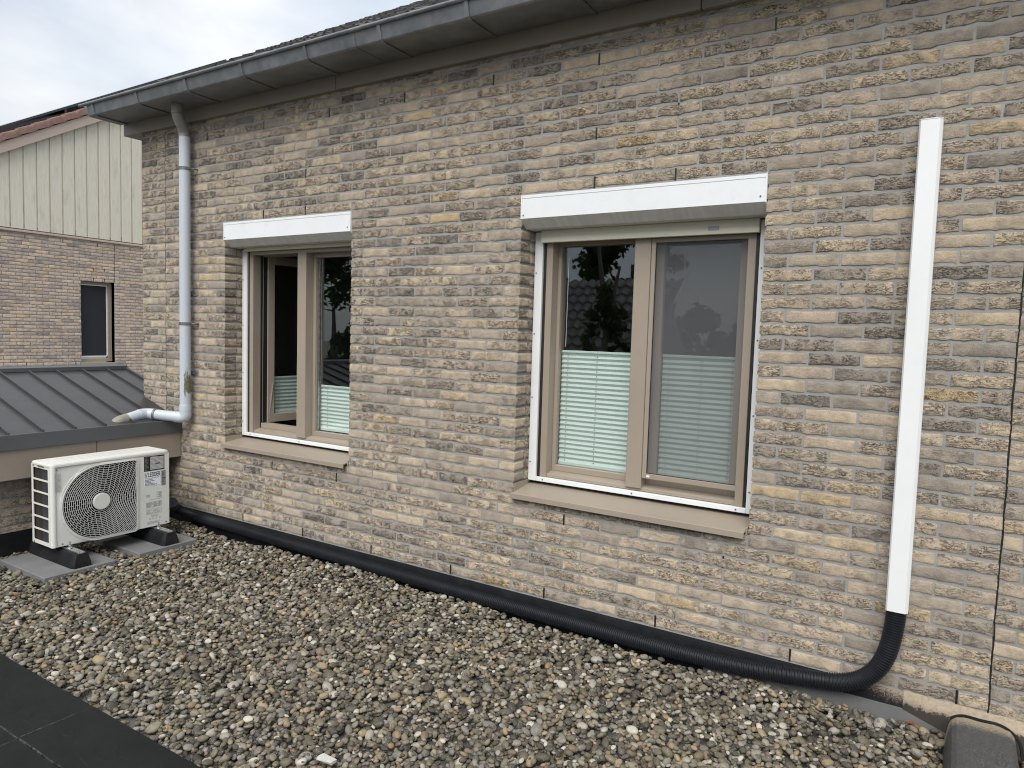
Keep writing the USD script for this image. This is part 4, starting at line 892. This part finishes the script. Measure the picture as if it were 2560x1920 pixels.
# fan and its guard
obj('fan_chamber', (lambda m: m)(extrude(hole.buffer(0.001), 'x', AX - 0.0851, AX - 0.080)), 'ac_dark', ac, smooth=False)
blades = []
for k in range(3):
    a0 = k * 2 * math.pi / 3 + 0.4; th = np.linspace(0, 1.35, 9); V = []
    for t in th:
        for r_ in (0.05, 0.13, 0.225):
            a = a0 + t + (r_ - 0.05) * 1.2
            V.append((AX - 0.06 + 0.03 * (t / 1.35), CY + r_ * math.cos(a), CZ + r_ * math.sin(a)))
    V = np.array(V); q = [[i * 3 + j, i * 3 + j + 1, (i + 1) * 3 + j + 1, (i + 1) * 3 + j] for i in range(8) for j in range(2)]
    blades.append((np.vstack([V, V - [0.003, 0, 0]]), np.vstack([np.array(q), np.array(q)[:, ::-1] + 27])))
obj('fan', blades, 'ac_dark', ac)
obj('grille_hub', [cyl((AX + 0.006, CY, CZ), 'x', 0.0575, 0.010, 40), cyl((AX + 0.0125, CY, CZ), 'x', 0.052, 0.003, 40)], 'ac_white', ac)
gparts = []
clip = hole.buffer(-0.001)
radii = np.arange(0.0685, 0.36, 0.01235)
def strip_arc(r, a0, a1, n, w=0.00115, d=0.003):
    a = np.linspace(a0, a1, n); c = np.cos(a), np.sin(a); V = []
    for rad, x in ((r - w, AX + 0.004), (r + w, AX + 0.004), (r + w, AX + 0.004 - d), (r - w, AX + 0.004 - d)):
        V.append(np.stack([np.full(n, x), CY + rad * c[0], CZ + rad * c[1]], 1))
    V = np.vstack(V); q = [[j * n + i, j * n + i + 1, ((j + 1) % 4) * n + i + 1, ((j + 1) % 4) * n + i] for j in range(4) for i in range(n - 1)]
    return V, np.array(q)
for ri, r_ in enumerate(radii):
    n = max(60, int(r_ * 700)); a = np.linspace(-np.pi, np.pi, n + 1)
    ok = np.array([clip.contains(Point(CY + r_ * math.cos(t), CZ + r_ * math.sin(t))) for t in a])
    i = 0
    while i < len(a):
        if ok[i]:
            j = i
            while j + 1 < len(a) and ok[j + 1]: j += 1
            if j - i >= 2: gparts.append(strip_arc(r_, a[i], a[j], j - i + 1))
            i = j + 1
        else:
            i += 1
    # staggered short spokes between this ring and the next
    m = int(round(2 * np.pi * (r_ + 0.006) / 0.033)); 
    for k in range(m):
        t = (k + 0.5 * (ri % 2)) * 2 * np.pi / m
        p, q = np.array([CY + r_ * math.cos(t), CZ + r_ * math.sin(t)]), np.array([CY + (r_ + 0.01235) * math.cos(t), CZ + (r_ + 0.01235) * math.sin(t)])
        if not (clip.contains(Point(*p)) and clip.contains(Point(*q))): continue
        nrm = np.array([-math.sin(t), math.cos(t)]) * 0.0008
        V = [(x, *(e + s * nrm)) for x in (AX + 0.0035, AX + 0.001) for e in (p, q) for s in (-1, 1)]
        gparts.append((np.array(V), np.array([[0, 1, 3, 2], [4, 6, 7, 5], [0, 4, 5, 1], [2, 3, 7, 6], [0, 2, 6, 4], [1, 5, 7, 3]])))
obj('fan_grille', gparts, 'ac_grille', ac, smooth=40)
for yz in ((-0.795, -1.022), (-1.095, -1.515), (-0.38, -1.517), (-1.125, -1.02)):
    obj('screw', cyl((AX + 0.001, *yz), 'x', 0.0045, 0.004, 12), 'screw_grey', ac)
for z in (-1.012, -1.523):
    obj('screw', cyl((AB + 0.03, Y0 - 0.001, z), 'y', 0.004, 0.004, 12), 'screw_grey', ac)
obj('valve_cover', box(-1.70, -1.56, Y1, Y1 + 0.035, -1.48, -1.28, 0.012), 'ac_white', ac)


def panel(y0, y1, z0, z1, x=AX, t=0.0008):
    return box(x, x + t, y0, y1, z0, z1)


def words(text, y, z, h, bold=False, x=AX + 0.001):
    m = meshkit.text_mesh(text, h, 0.0006, bold); v = np.array(m.vertices)
    return np.stack([v[:, 2] + x, v[:, 0] + y, v[:, 1] + z], 1), np.array(m.faces)


plate = obj('rating_plate', panel(-0.5445, -0.391, -1.121, -1.0125), 'ink_black', ac, smooth=False)
rows = [panel(-0.499, -0.397, z, z + 0.0066, AX + 0.0009) for z in np.linspace(-1.112, -1.030, 10)] + [panel(-0.499, -0.442, -1.0215, -1.0185, AX + 0.0009)]
obj('plate_lines', rows, 'plate_white', plate, smooth=False)
R2 = np.random.default_rng(3)
obj('plate_captions', [panel(-0.541, -0.541 + R2.uniform(0.018, 0.035), z, z + 0.0026, AX + 0.0009) for z in np.linspace(-1.112, -1.022, 11)], 'ink_grey', plate, smooth=False)
obj('plate_code', [panel(-0.462 + 0.0062 * k, -0.4575 + 0.0062 * k, -1.0735, -1.0655 - 0.001 * (k % 2), AX + 0.0018) for k in range(6)], 'ink_black', plate, smooth=False)
lab = obj('installer_label', panel(-0.5425, -0.4225, -1.2305, -1.1265), 'label_white', ac, smooth=False)
v, f = words('LEDDER', 0, 0, 0.030, True); ws = np.ptp(v[:, 1]); v[:, 1] = (v[:, 1]) * 0.0885 / ws - 0.5155; v[:, 2] += -1.1625
obj('label_name', (v, f), 'ink_navy', lab, smooth=False)
def stroke(a, b, w, x=AX + 0.0012):
    a, b = np.array(a), np.array(b); n = np.array([-(b - a)[1], (b - a)[0]]); n = n / np.linalg.norm(n) * w / 2
    V = [(xx, *(p + s * n)) for xx in (x, x + 0.0006) for p in (a, b) for s in (-1, 1)]
    return np.array(V), np.array([[0, 1, 3, 2], [4, 6, 7, 5], [0, 4, 5, 1], [2, 3, 7, 6], [0, 2, 6, 4], [1, 5, 7, 3]])
obj('label_mark', [stroke((-0.538, -1.136), (-0.530, -1.162), 0.0045), stroke((-0.530, -1.162), (-0.518, -1.130), 0.0030)] + [stroke(a, b, 0.0009) for a, b in (((-0.541, -1.133), (-0.521, -1.133)), ((-0.541, -1.164), (-0.521, -1.164)), ((-0.541, -1.133), (-0.541, -1.164)))], 'ink_green', lab, smooth=False)
v, f = words('INSTALLATIETECHNIEK', 0, 0, 0.0052); v[:, 1] = v[:, 1] * 0.108 / np.ptp(v[:, 1]) - 0.538; v[:, 2] += -1.1755
obj('label_trade', (v, f), 'ink_grey', lab, smooth=False)
lines = []
for n_, z in enumerate(np.linspace(-1.186, -1.224, 5)):
    y = -0.538
    end = y + (0.055, 0.07, 0.045, 0.068, 0.088)[n_]
    while y < end:
        w_ = R2.uniform(0.004, 0.014); lines.append(panel(y, min(y + w_, end), z, z + 0.0036, AX + 0.0009)); y += w_ + 0.0022
obj('label_lines', lines, 'ink_navy', lab, smooth=False)
side = obj('side_label', panel(-0.4155, -0.3805, -1.2415, -1.1295), 'label_grey', ac, smooth=False)
obj('label_lines', [panel(-0.412, -0.384, -1.19, -1.183, AX + 0.0009)] + [panel(-0.4125, -0.385 - R2.uniform(0, 0.012), z, z + 0.0016, AX + 0.0009) for z in np.r_[np.linspace(-1.175, -1.135, 8), np.linspace(-1.236, -1.198, 7)]], 'ink_black', side, smooth=False)
# printed marks on the panel
marks = [words('CE', -0.532, -1.309, 0.016)]
def table(y0, y1, z0, z1, rows_, cols):
    out = [stroke((y0, z), (y1, z), 0.0007, AX + 0.0003) for z in np.linspace(z0, z1, rows_ + 1)] + [stroke((y, z0), (y, z1), 0.0007, AX + 0.0003) for y in cols]
    for z in np.linspace(z0, z1, rows_ + 1)[:-1]:
        for a, b in zip(cols, cols[1:]):
            out.append(stroke((a + 0.003, z + (z1 - z0) / rows_ / 2), (a + 0.003 + (b - a - 0.006) * R2.uniform(0.4, 1), z + (z1 - z0) / rows_ / 2), 0.0017, AX + 0.0003))
    return out
marks += [stroke((-0.455 + 0.01 * (k % 3), -1.284 - 0.0055 * k), (-0.413, -1.284 - 0.0055 * k), 0.0018, AX + 0.0003) for k in range(8)]
marks += [stroke((-0.51, -1.333), (-0.415, -1.333), 0.0016, AX + 0.0003)]
marks += table(-0.531, -0.415, -1.388, -1.350, 5, (-0.531, -0.475, -0.44, -0.415)) + table(-0.531, -0.415, -1.438, -1.402, 3, (-0.531, -0.473, -0.415))
marks += [stroke((-0.495, -1.450 - 0.006 * k), (-0.44, -1.450 - 0.006 * k), 0.0016, AX + 0.0003) for k in range(2)]
for y in (-0.508, -0.485, -0.463, -0.435):
    marks += [stroke((y, -1.477), (y + 0.013, -1.477), 0.0012, AX + 0.0003), stroke((y, -1.477), (y + 0.004, -1.466), 0.0012, AX + 0.0003), stroke((y + 0.013, -1.477), (y + 0.009, -1.466), 0.0012, AX + 0.0003), stroke((y + 0.004, -1.466), (y + 0.009, -1.466), 0.0012, AX + 0.0003)]
marks += [stroke((-0.525, -1.495 - 0.0065 * k), (-0.43 - 0.01 * k, -1.495 - 0.0065 * k), 0.0016, AX + 0.0003) for k in range(3)]
marks += table(-1.136, -1.100, -1.163, -1.045, 12, (-1.136, -1.122, -1.100))
obj('printed_marks', marks, 'ink_grey', ac, smooth=False)

# ------------------------------------------------------------------ low seamed roof beside the house
ext = thing('lean_to_roof', (-2.4, -1.0, -1.70), 'low dark standing seam metal roof with taupe fascia left of the outdoor unit', 'lean-to')
TH = math.tan(math.radians(16)); RX0, RZ0, RX1 = -1.862, -0.828, -3.075
RZ1 = RZ0 + (RX0 - RX1) * TH
def rp(x, y, h=0.0):
    return (x - h * 0.2756 * -1 * -1, y, RZ0 + (RX0 - x) * TH + h * 0.961)
seams = [-1.019 - 0.2123 * 0 + 0.2112 * k for k in range(-14, 6)]
VY1 = 0.220
edges = sorted([y for y in seams if y < VY1 - 0.1]) + [VY1]
for a, b in zip(edges, edges[1:]):
    q0, q1 = a + 0.001, b - 0.001
    for y_a, y_b in ((q0, q1),):
        xa, xb = (RX0, RX1)
        if y_b > 0.001 and y_a < 0.001: pass
        V = np.array([rp(xa, y_a), rp(xa, y_b), rp(xb, y_b), rp(xb, y_a)])
        # slight dishing of the sheet
        n = 6; G = []
        for t in np.linspace(0, 1, 9):
            for s in np.linspace(0, 1, n):
                x = xa + (xb - xa) * t; y = y_a + (y_b - y_a) * s
                G.append(rp(x, y, -0.0022 * math.sin(math.pi * s) * (0.6 + 0.5 * math.sin(t * 7 + a * 5))))
        q = [[i * n + j, i * n + j + 1, (i + 1) * n + j + 1, (i + 1) * n + j] for i in range(8) for j in range(n - 1)]
        obj('roof_sheet', (np.array(G), np.array(q)), 'seam_metal', ext, smooth=True)
for y in edges:
    w = 0.0045 if y < VY1 else 0.012
    pts = [rp(x, y + s * w, h) for x in (RX0 + 0.004, RX1) for h, s in ((-0.004, -1), (0.024, -1), (0.024, 1), (-0.004, 1))]
    obj('standing_seam', (np.array(pts), np.array([[0, 1, 2, 3], [7, 6, 5, 4], [0, 4, 5, 1], [1, 5, 6, 2], [2, 6, 7, 3], [3, 7, 4, 0]])), 'seam_metal', ext, smooth=False)
obj('ridge_cap', extrude(Polygon([(RX1 + 0.03, RZ1 - 0.006), (RX1 + 0.028, RZ1 + 0.026), (RX1 - 0.02, RZ1 + 0.042), (RX1 - 0.09, RZ1 + 0.028), (RX1 - 0.09, RZ1 - 0.05)]), 'y', -4.0, VY1 + 0.01), 'edge_metal', ext)
obj('edge_trim', box(-1.874, -1.850, -4.0, -0.004, -0.926, -0.8215, 0.0025), 'edge_metal', ext)
for a, b in ((-4.0, -2.46), (-2.455, -0.6665), (-0.6615, -0.004)):
    obj('fascia_panel', box(-1.905, -1.866, a, b, -1.1255, -0.9265, 0.0015), 'taupe_panel', ext)
obj('soffit', box(-2.03, -1.9055, -4.0, -0.01, -1.118, -1.09), 'taupe_panel', ext, smooth=False)
obj('lower_body', [box(-4.2, -2.012, -4.0, -0.011, -4.9, -1.10), box(-3.16, -2.012, -4.0, -0.011, -1.10, -0.87), box(-3.9, -2.42, -0.011, VY1, -4.9, -0.88)], 'mortar', ext, smooth=False)
lw = obj('wall', box(-2.0118, -2.006, -4.0, -0.011, -1.75, -1.118), 'mortar', ext, smooth=False)
kk = 9000
for v_ in range(-24, -18):
    y = -1.66 + (0.109 if v_ % 2 else 0.0)
    while y < -0.02:
        b = min(y + L - JOINT, -0.014)
        V, F = brick_mesh(y, b, v_ * H - H / 2 + BED / 2, v_ * H + H / 2 - BED / 2, kk, depth=0.012, nx=9)
        P = np.stack([-2.0 - V[:, 1] - 0.001, V[:, 0], V[:, 2]], 1)
        obj('brick', (P, F), 'brick', lw, smooth=True, tone=tone_for(kk, len(V), 0.05)); kk += 1
        y += L
obj('base_flashing', box(-2.004, -1.990, -3.0, -0.02, -1.72, -1.512, 0.003), 'flashing_black', ext)

# ------------------------------------------------------------------ neighbouring house beyond
NX = -10.9
nb = thing('neighbour_house', (NX - 3, 3.0, -4.9), 'neighbouring brick house with vertical cream cladding in its gable', 'house')
WA, WB, WZ0, WZ1 = 3.748, 4.397, -0.905, 0.735
ncore = obj('wall', [box(NX - 0.35, NX - 0.006, -4, WA, -4.9, 1.50), box(NX - 0.35, NX - 0.006, WB, 9.0, -4.9, 1.50), box(NX - 0.35, NX - 0.006, WA, WB, -4.9, WZ0), box(NX - 0.35, NX - 0.006, WA, WB, WZ1, 1.50)], 'mortar', nb, smooth=False)
nbricks = []; kk = 20000
for row in range(-4, 41):
    z0 = -0.905 + (row - 0.0) * H; z1 = z0 + H
    y = 0.9 + (0.109 if row % 2 else 0)
    while y < 6.2:
        segs = [(y, y + L - JOINT)]
        if z0 > WZ0 - 0.03 and z1 < WZ1 + 0.03:
            out = []
            for a, b in segs:
                if b <= WA or a >= WB: out.append((a, b))
                else:
                    if a < WA - 0.03: out.append((a, WA))
                    if b > WB + 0.03: out.append((WB, b))
            segs = out
        for a, b in segs:
            V, F = brick_mesh(a, b, z0 + JOINT / 2, z1 - JOINT / 2, kk, depth=0.02, nx=5, nz=3, rough=1.3)
            nbricks.append((np.stack([NX - V[:, 1], V[:, 0], V[:, 2]], 1), F, kk)); kk += 1
        y += L
vis = []
for i, (V, F, k) in enumerate(nbricks):
    c = V.mean(0)
    d = c - np.array(EYE); z = d @ _f; pxx = 1280 + FPX * (d @ _r) / z; pyy = 960 - FPX * (d @ _u) / z
    if -5 < pxx < 356 and pyy < 915 and pyy > 570: vis.append((np.linalg.norm(d), i))
vis = [i for _, i in sorted(vis)][:300]; sv = set(vis)
for i in vis:
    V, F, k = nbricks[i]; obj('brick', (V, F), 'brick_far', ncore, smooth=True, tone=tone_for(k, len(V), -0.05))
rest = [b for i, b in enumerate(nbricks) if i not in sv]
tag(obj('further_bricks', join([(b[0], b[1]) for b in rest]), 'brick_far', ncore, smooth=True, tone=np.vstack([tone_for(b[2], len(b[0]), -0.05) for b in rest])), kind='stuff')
for y, z in ((2.80, 1.432), (3.438, 1.432), (4.073, 1.432), (4.717, 1.432), (2.788, -0.875), (3.64, -0.875), (3.985, 0.955), (4.20, 0.955), (3.985, 0.76), (4.20, 0.76)):
    obj('weep_hole', box(NX - 0.01, NX + 0.002, y - 0.006, y + 0.006, z - 0.03, z + 0.03), 'seal', nb, smooth=False)
obj('movement_joint', box(NX - 0.01, NX + 0.002, WB - 0.004, WB + 0.004, 0.74, 1.48), 'seal', nb, smooth=False)
# its narrow window
nw = group_part('window', nb)
obj('frame', [box(NX - 0.18, NX - 0.10, WB - 0.085, WB - 0.008, WZ0 + 0.055, WZ1, 0.003), box(NX - 0.18, NX - 0.10, WA, WA + 0.05, WZ0 + 0.055, WZ1, 0.003), box(NX - 0.18, NX - 0.10, WA + 0.05, WB - 0.085, 0.665, WZ1, 0.003), box(NX - 0.18, NX - 0.10, WA + 0.05, WB - 0.085, WZ0 + 0.05, -0.79, 0.003)], 'taupe', nw)
obj('white_edge', [box(NX - 0.16, NX - 0.112, WB - 0.1035, WB - 0.0855, -0.74, 0.664, 0.002), box(NX - 0.16, NX - 0.112, WA + 0.05, WB - 0.104, 0.645, 0.664, 0.002), box(NX - 0.16, NX - 0.112, WA + 0.05, WB - 0.104, -0.757, -0.738, 0.002)], 'white_paint', nw)
obj('dark_screen', box(NX - 0.15, NX - 0.135, WA + 0.05, WB - 0.103, -0.74, 0.646), 'dark_shade', nw, smooth=False)
obj('sill', box(NX - 0.16, NX + 0.045, WA - 0.01, WB + 0.0, -0.925, -0.868, 0.004), 'taupe', nw)
obj('reveal', [box(NX - 0.30, NX - 0.02, WB, WB + 0.01, WZ0, WZ1)], 'brick_far', nw, smooth=False, tone=np.tile([0.3, 0.5, 0.2], (8, 1)))
obj('roof_flashing', box(NX, NX + 0.02, 0.5, 4.62, -0.985, -0.918), 'flashing_black', nb)
obj('trim_board', [box(NX - 0.02, NX + 0.03, -2, 9, 1.505, 1.534, 0.003), box(NX - 0.02, NX + 0.012, -2, 9, 1.534, 1.548)], 'pinkish_board', nb)
obj('shadow_strip', box(NX - 0.02, NX + 0.008, -2, 9, 1.548, 1.562), 'seal', nb, smooth=False)
# gable: rising to the right (towards +y)
def rake(y):                                        # underside of the barge board
    return 2.797 + (y - 2.396) * 0.5897
yb = 2.561
k = -12
while yb + k * 0.2185 < 7.0:
    a = yb + k * 0.2185; b = a + 0.2185
    if a > -0.2:
        za, zb = rake(a) + 0.12, rake(b) + 0.12
        p = Polygon([(a + 0.024, 1.563), (b - 0.002, 1.563), (b - 0.002, zb), (a + 0.024, za)])
        m = extrude(p, 'x', NX - 0.02, NX + 0.006); obj('plank', m, 'plank', nb, smooth=False, tone=np.tile(np.random.default_rng(k + 99).random(3), (len(m[0]), 1)))
        m = extrude(Polygon([(a - 0.002, 1.563), (a + 0.024, 1.563), (a + 0.024, za), (a - 0.002, za)]), 'x', NX - 0.02, NX - 0.012); obj('plank_groove', m, 'plank', nb, smooth=False, tone=np.tile([0.2, 0.4, 0.5], (len(m[0]), 1)))
    k += 1
obj('gable_backing', extrude(Polygon([(-1, 1.5), (8, 1.5), (8, rake(8)), (-1, rake(-1))]), 'x', NX - 0.3, NX - 0.021), 'seal', nb, smooth=False)
def raked(dz0, dz1, ya=-1.0, yb_=8.5):
    return Polygon([(ya, rake(ya) + dz0), (yb_, rake(yb_) + dz0), (yb_, rake(yb_) + dz1), (ya, rake(ya) + dz1)])
obj('barge_board', extrude(raked(0.0, 0.185), 'x', NX - 0.02, NX + 0.10), 'pinkish_board', nb, smooth=False)
ts = math.atan(0.5897)
for k in range(-8, 20):
    y0 = 2.469 + 0.2598 * k; y1 = y0 + 0.2598
    # a verge tile: a slab with a turned-down side, its lower end lapping over the one below
    s0, s1 = rake(y0), rake(y1)
    prof = [(NX - 0.30, 0.315), (NX + 0.085, 0.318), (NX + 0.112, 0.31), (NX + 0.122, 0.285), (NX + 0.122, 0.187), (NX + 0.108, 0.187), (NX + 0.105, 0.29), (NX - 0.30, 0.295)]
    V = []
    for yy, zz, up in ((y0 - 0.05, rake(y0 - 0.05), 0.036), (y1 - 0.003, rake(y1 - 0.003), 0.0)):
        for x, dz in prof:
            V.append((x + up * 0.35, yy, zz + dz + up * 0.7))
    n = len(prof); q = [[i, (i + 1) % n, n + (i + 1) % n, n + i] for i in range(n)]
    tri = trimesh.creation.triangulate_polygon(Polygon(prof), engine='earcut')[1]
    V = np.array(V); pp = np.array(prof)
    tv, tf = trimesh.creation.triangulate_polygon(Polygon(prof), engine='earcut')
    idx = [int(np.argmin(((pp - t) ** 2).sum(1))) for t in tv]
    F = np.vstack([np.array(q)[:, [0, 1, 2]], np.array(q)[:, [0, 2, 3]], np.array([[idx[a] for a in t] for t in tf]), np.array([[idx[a] + n for a in t[::-1]] for t in tf])])
    obj('verge_tile', (V, F), 'verge_tile', nb, smooth=25)
obj('roof', extrude(raked(0.20, 0.30), 'x', NX - 8, NX - 0.29), 'roof_tile', nb, smooth=False)
PVL = [(0.35, 2.12), (2.15, 3.92), (3.95, 5.72), (5.75, 7.02)]
for k, (a, b) in enumerate(PVL):
    pl = thing('solar_panel', (NX - 0.9, a, rake(a)), None, 'solar panel', 'black solar panels along the neighbouring gable roof')
    tag(pl, 'black solar panel on the neighbouring tiled roof, ' + ['lowest one of the row', 'second one from the lowest', 'third one from the lowest', 'topmost one of the row'][k])
    obj('panel_face', extrude(raked(0.452, 0.462, a, b), 'x', NX - 1.8, NX - 0.10), 'panel_black', pl, smooth=False)
    obj('panel_frame', extrude(raked(0.418, 0.4515, a, b), 'x', NX - 1.8, NX - 0.085), 'panel_frame', pl, smooth=False)
    obj('mounting_rail', extrude(raked(0.28, 0.4178, a, b), 'x', NX - 1.72, NX - 0.42), 'panel_frame', pl, smooth=False)
    obj('clamp', [extrude(raked(0.33, 0.4175, y - 0.02, y + 0.02), 'x', NX - 1.6, NX - 0.09) for y in (a + 0.35, b - 0.35)], 'panel_frame', pl, smooth=False)

# ------------------------------------------------------------------ ground, and what stands behind the viewer (seen mirrored in the panes)
tag(obj('ground', (np.array([(-200, -200, -4.905), (200, -200, -4.905), (200, 200, -4.905), (-200, 200, -4.905)]), np.array([[0, 1, 2, 3]])), 'grass', smooth=False), 'paved yards and gardens below the houses', 'ground', kind='structure')


def tree(x, y, top, rad, label, seed, n=5200, low=-3.2, leafsize=0.16):
    r = np.random.default_rng(seed)
    t = thing('garden_tree', (x, y, -4.9), label, 'tree')
    obj('trunk', [tube([(x, y, -4.9), (x + 0.08, y, -3), (x + 0.02, y + 0.1, low + (top - low) * 0.6)], [0.20, 0.15, 0.05], 9)] + [tube([(x, y, low + k * 0.5), (x + rad * 0.55 * math.cos(k * 2.1), y + rad * 0.55 * math.sin(k * 2.1), low + 0.8 + k * 0.7)], [0.07, 0.02], 6) for k in range(5)], 'bark', t)
    cl = []
    for k in range(75):
        a, b = r.uniform(0, 2 * np.pi), r.uniform(0, 1)
        zz = low + (top - low) * b; rr_ = rad * math.sin(math.pi * min(1, 0.18 + 0.80 * b)) ** 0.7 * r.uniform(0.3, 0.95)
        cl.append((x + rr_ * math.cos(a), y + rr_ * math.sin(a), zz, r.uniform(0.18, 0.36) * rad * 0.75))
    cl = np.array(cl); pick = r.integers(0, len(cl), n)
    d = r.normal(size=(n, 3)); d /= np.linalg.norm(d, axis=1, keepdims=True)
    c = cl[pick, :3] + d * cl[pick, 3:4] * r.uniform(0.2, 1.15, (n, 1)) * [1, 1, 0.8]
    a = r.normal(size=(n, 3)); a /= np.linalg.norm(a, axis=1, keepdims=True); b = np.cross(a, r.normal(size=(n, 3))); b /= np.linalg.norm(b, axis=1, keepdims=True)
    s = leafsize * r.uniform(0.6, 1.3, (n, 1))
    V = np.stack([c - a * s, c + b * s * 0.5, c + a * s, c - b * s * 0.5], 1).reshape(-1, 3)
    obj('crown', (V, np.arange(n * 4).reshape(-1, 4)), 'leaf', t, smooth=False)


tree(-9.8, -8.8, 3.6, 2.2, 'broad leafy tree mirrored in the right pane of the left window', 1, 11000, low=-4.2, leafsize=0.12)
tree(-5.0, -16.5, 4.6, 1.7, 'tall leafy tree mirrored above a dark roof in the right window', 2, 10000, low=-1.5, leafsize=0.12)
tree(-8.6, -18.0, 2.0, 1.6, 'low leafy tree left of the mirrored dark roof', 3, 4000)
tree(-2.35, -8.75, 0.95, 0.5, 'slender bright shrub in front of the mirrored dark roof', 4, 1500, low=-1.6, leafsize=0.08)
for k, (x, tp) in enumerate(((-21, 1.6), (-17.5, 1.9), (-13.5, 1.3), (-10.5, 1.5), (-8.2, 1.5), (-5.4, 1.1), (-1.5, 1.2), (2.0, 1.9), (6, 1.6))):
    tree(x, -32 - (k % 3) * 1.5, tp, 2.1, ['far round tree', 'far spreading tree', 'far narrow tree'][k % 3] + f' in the mirrored tree line behind the viewer, {["first", "second", "third", "fourth", "fifth", "sixth", "seventh", "eighth", "ninth"][k]} from the left', 20 + k, 2600, leafsize=0.26)
gh = thing('garden_house', (-5.5, -11.5, -4.9), 'low house with dark tiled roof mirrored in the right window', 'house')
obj('wall', [box(-8.0, -2.2, -14.2, -9.3, -4.9, -1.05)], 'mortar', gh, smooth=False)
wav = []
for k in range(12):
    z0, z1 = -1.1 + k * 0.2, -1.1 + (k + 1) * 0.2; y0, y1 = -9.0 - k * 0.245, -9.0 - (k + 1) * 0.245
    xs = np.arange(-8.3, -1.89, 0.05); h = 0.03 * np.sin(xs * 2 * np.pi / 0.25)
    V = np.vstack([np.stack([xs, np.full_like(xs, y0), z0 + 0.05 + h], 1), np.stack([xs, np.full_like(xs, y1), z1 + 0.01 + h], 1), np.stack([xs, np.full_like(xs, y0), z0 + 0.01 + h], 1)]); n = len(xs)
    q = [[i, i + 1, n + i + 1, n + i] for i in range(n - 1)] + [[2 * n + i, 2 * n + i + 1, i + 1, i] for i in range(n - 1)]
    wav.append((V, np.array(q)))
obj('roof', wav, 'roof_tile', gh, smooth=40)
obj('gable', extrude(Polygon([(-9.3, -1.06), (-14.2, -1.06), (-11.9, 1.2)]), 'x', -7.9, -2.3), 'mortar', gh, smooth=False)
